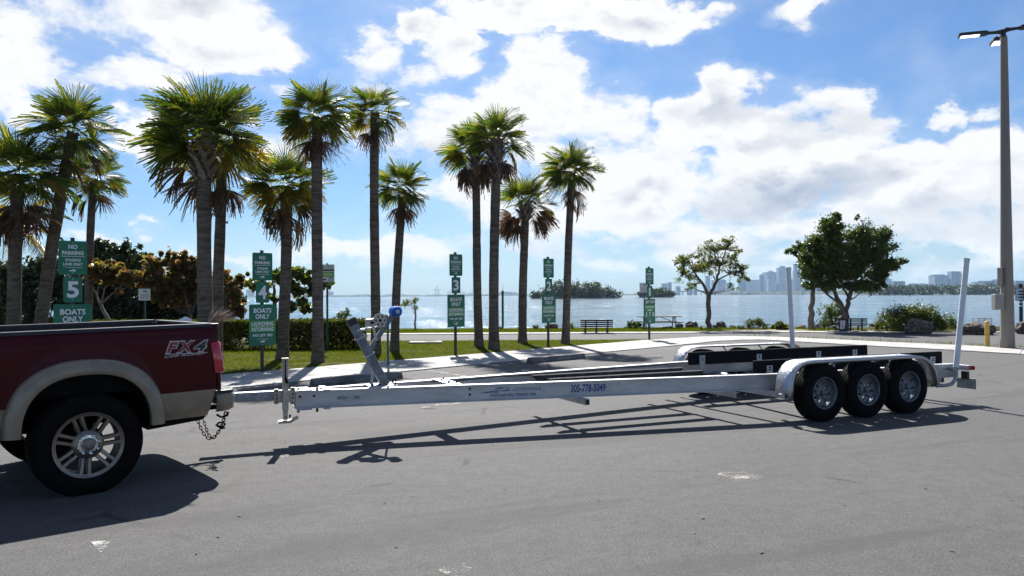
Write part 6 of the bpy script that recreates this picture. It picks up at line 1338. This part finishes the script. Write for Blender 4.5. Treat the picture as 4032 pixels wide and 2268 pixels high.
# skyline
FAC = [facade_mat('facade_pale', (.55, .56, .56), (.16, .22, .27)), facade_mat('facade_glass', (.30, .38, .44), (.10, .17, .22), 3.0, 3.8), facade_mat('facade_white', (.72, .71, .68), (.22, .27, .30), 5.0, 3.2), facade_mat('facade_blue', (.22, .32, .40), (.08, .14, .20), 2.5, 4.0)]
def tower(label, x0, x1, yt, Y, sty, crown=0, name='tower_block', group='city skyline towers'):
    a = at(x0, yt, Y); b = at(x1, yt, Y); w = b.x - a.x; h = a.z - WZ; T = thing(name, label, 'building', ((a.x + b.x) / 2, Y, WZ), 0, group); dp = w * .8
    hb = h * (.93 if crown else 1.0)
    MB().box((0, dp / 2, hb / 2), (w, dp, hb)).build('tower', FAC[sty % 4], T)
    if crown: MB().box((w * .08 * (1 if crown == 1 else -1), dp / 2, hb + h * .035), (w * (.55 if crown == 1 else .75), dp * .6, h * .07)).build('roof_block', FAC[(sty + 1) % 4], T)
    n = 5
    mb = MB()
    for i in range(n): mb.box((-w / 2 + w * (i + .5) / n, -.6, hb / 2), (w * .035, 1.2, hb * .98))
    mb.build('facade_pier', FAC[(sty + 2) % 4], T)
    MB().box((0, dp / 2, hb + 1.0), (w * 1.01, dp * 1.01, 2.0)).build('parapet', FAC[sty % 4], T)
    return T
Yk = 5000
cc = lambda x: 2560 + x / 2.3; cy = lambda y: 800 + y / 2.3
SKY = [('short tower, far left of the skyline past the smaller island', 108, 150, 730), ('round-topped tower second from the left of the skyline', 157, 195, 715), ('low block left of the small forked tree', 235, 275, 752), ('mid tower glimpsed through the left of the small forked tree', 345, 385, 718), ('narrow tower glimpsed left of the small tree fork', 395, 425, 735),
    ('tower glimpsed in the small tree fork', 505, 545, 662), ('pale block glimpsed right of the small tree fork', 560, 600, 700), ('wide pale block glimpsed through the small tree', 610, 690, 690), ('low block glimpsed under the right of the small tree', 695, 760, 722), ('tower directly right of the small tree crown', 810, 878, 668),
    ('wide low slab right of the small tree', 882, 1027, 694), ('tower peeking behind the wide low slab', 997, 1032, 645), ('stepped tower left of the tallest pair', 1034, 1112, 630), ('upper stepped block behind the stepped tower', 1060, 1130, 611), ('pale short tower in front of the stepped tower', 1070, 1115, 678), ('slim tower left of the tall flat-topped tower', 1118, 1164, 630),
    ('tall flat-topped tower left of the far white pole', 1165, 1240, 568), ('small pale block below the tall flat-topped tower', 1136, 1168, 724), ('low tower left behind the far white pole', 1242, 1256, 672), ('low tower right behind the far white pole', 1258, 1304, 690), ('narrow tower between the far white pole and the tallest tower', 1295, 1311, 615), ('tallest tower, right of the far white pole', 1312, 1362, 553),
    ('mid tower in front of the tallest tower', 1342, 1378, 672), ('pale low block left of the slim bare trunk', 1380, 1420, 732), ('low block behind the slim bare trunk', 1425, 1462, 742), ('tower mostly hidden by the left of the dark tree', 1500, 1560, 660), ('tower mostly hidden by the middle of the dark tree', 1620, 1690, 690), ('tower glimpsed under the right of the dark tree', 1900, 1960, 700),
    ('dark blue tower at the right edge of the dark tree', 2115, 2188, 680)]
for i, (lab, x0, x1, yt) in enumerate(SKY): tower(lab, cc(x0), cc(x1), cy(yt), Yk + (i * 53 % 7) * 60 - (400 if yt > 715 else 0), i, [0, 1, 2][i % 3])
cr = lambda x: 3400 + x / 2.9; cyr = lambda y: 900 + y / 2.9
RS = [('square block right of the dark tree, alone', 352, 475, 606), ('low grey block right of the square block', 490, 562, 650), ('low pale building left of the twin apartment towers', 568, 690, 632), ('low pale building touching the twin apartment towers', 692, 785, 635), ('white end wall of the left apartment tower', 768, 812, 562), ('left apartment tower left of the near white pole', 815, 980, 524), ('lower wing in front of the left apartment tower', 870, 1003, 570),
    ('right apartment tower left of the near white pole', 1007, 1116, 494), ('apartment tower right behind the near white pole', 1120, 1186, 512), ('low building right of the near white pole', 1272, 1360, 613), ('terraced building left of the lamp post', 1372, 1500, 602), ('sloping-roofed building left of the lamp post', 1505, 1588, 580), ('long terraced building right of the lamp post', 1742, 1900, 600)]
for i, (lab, x0, x1, yt) in enumerate(RS): tower(lab, cr(x0), cr(x1), cyr(yt), 3300 + (i * 31 % 5) * 50, i + 1, [1, 0, 2][i % 3] if yt < 600 else 0, 'apartment_block', 'apartment blocks beyond the mangroves')
for i, (lab, x0, x1, yt) in enumerate([('hazy far tower left of the lane 4 sign', 968, 986, 1141), ('hazy far tower touching the lane 4 sign', 988, 1000, 1146), ('hazy far tower right of the tall palm trunk', 1264, 1273, 1146), ('hazy far tower under the pay by phone sign', 1287, 1298, 1148), ('hazy far twin tower right under the pay by phone sign', 1300, 1311, 1149)]): tower(lab, x0, x1, yt, 6900, i + 2, 0, 'tower_block', 'hazy towers on the left far shore')
# port buildings and cranes on the far shore
M_CRANE = pmat('crane_steel', (.30, .34, .38), .6, scale=.2)
for lab, px, yt in [('leftmost harbour crane on the far shore', 1720, 1125), ('second harbour crane from the left on the far shore', 1773, 1141), ('third harbour crane on the far shore, right of the lane 3 sign', 1822, 1142), ('rightmost harbour crane on the far shore, left of the close palms', 1860, 1146)]:
    p = at(px, yt, 6800); h = p.z - WZ; T = thing('harbour_crane', lab, 'crane', (p.x, 6800, WZ), 0, 'harbour cranes on the far shore'); mb = MB()
    for sx in (-14, 14):
        for sy in (-9, 9): mb.box((sx, sy, h * .3), (3, 3, h * .6))
    mb.box((0, 0, h * .35), (31, 20, 3)); mb.build('legs', M_CRANE, T); mb = MB(); mb.box((0, 0, h * .6), (70, 5, 5)); mb.build('boom', M_CRANE, T); mb = MB(); mb.bar((-6, 0, h * .6), (0, 0, h), 3, 3); mb.bar((8, 0, h * .6), (0, 0, h), 3, 3); mb.build('mast', M_CRANE, T)
p = at(1990, 1150, 6800); T = thing('port_shed', 'long hazy port building left of the stubby palm', 'building', (p.x, 6800, WZ)); mb = MB(); mb.prism([(-110, 0), (-110, 22), (-60, 34), (0, 40), (60, 34), (110, 28), (110, 0)], lambda a, b, t: (a, t, b), 0, 60); mb.build('shed', FAC[2], T)
# causeway bridge
T = thing('bridge', 'low causeway bridge below the skyline behind the small forked tree', 'bridge', (X(2770, 4700), 4700, WZ)); w = X(2900, 4700) - X(2645, 4700); MB().box((0, 0, 22), (w, 14, 5)).build('deck', M_CONC, T); MB().box((0, -7.3, 25.3), (w, .5, 1.4)).build('parapet', M_CONC, T)
for i in range(14): MB().box((-w / 2 + w * (i + .5) / 14, 0, 9.5), (5, 10, 21)).build('pier', M_CONC, T)

# ------------------------------------------------------------------ air
m = bpy.data.materials.new('haze_air'); m.use_nodes = True; m.node_tree.nodes.clear(); T_ = NT(m.node_tree)
HAZE = 6.5e-5
vol = T_.n('VolumePrincipled', Color=(.62, .80, 1.0, 1), Density=HAZE); T_.n('OutputMaterial', Volume=vol.outputs[0])
mb = MB(); mb.box((0, 4650, 118), (15400, 10100, 242)); hz_ = mb.build('haze', m); hz_['kind'] = 'stuff'
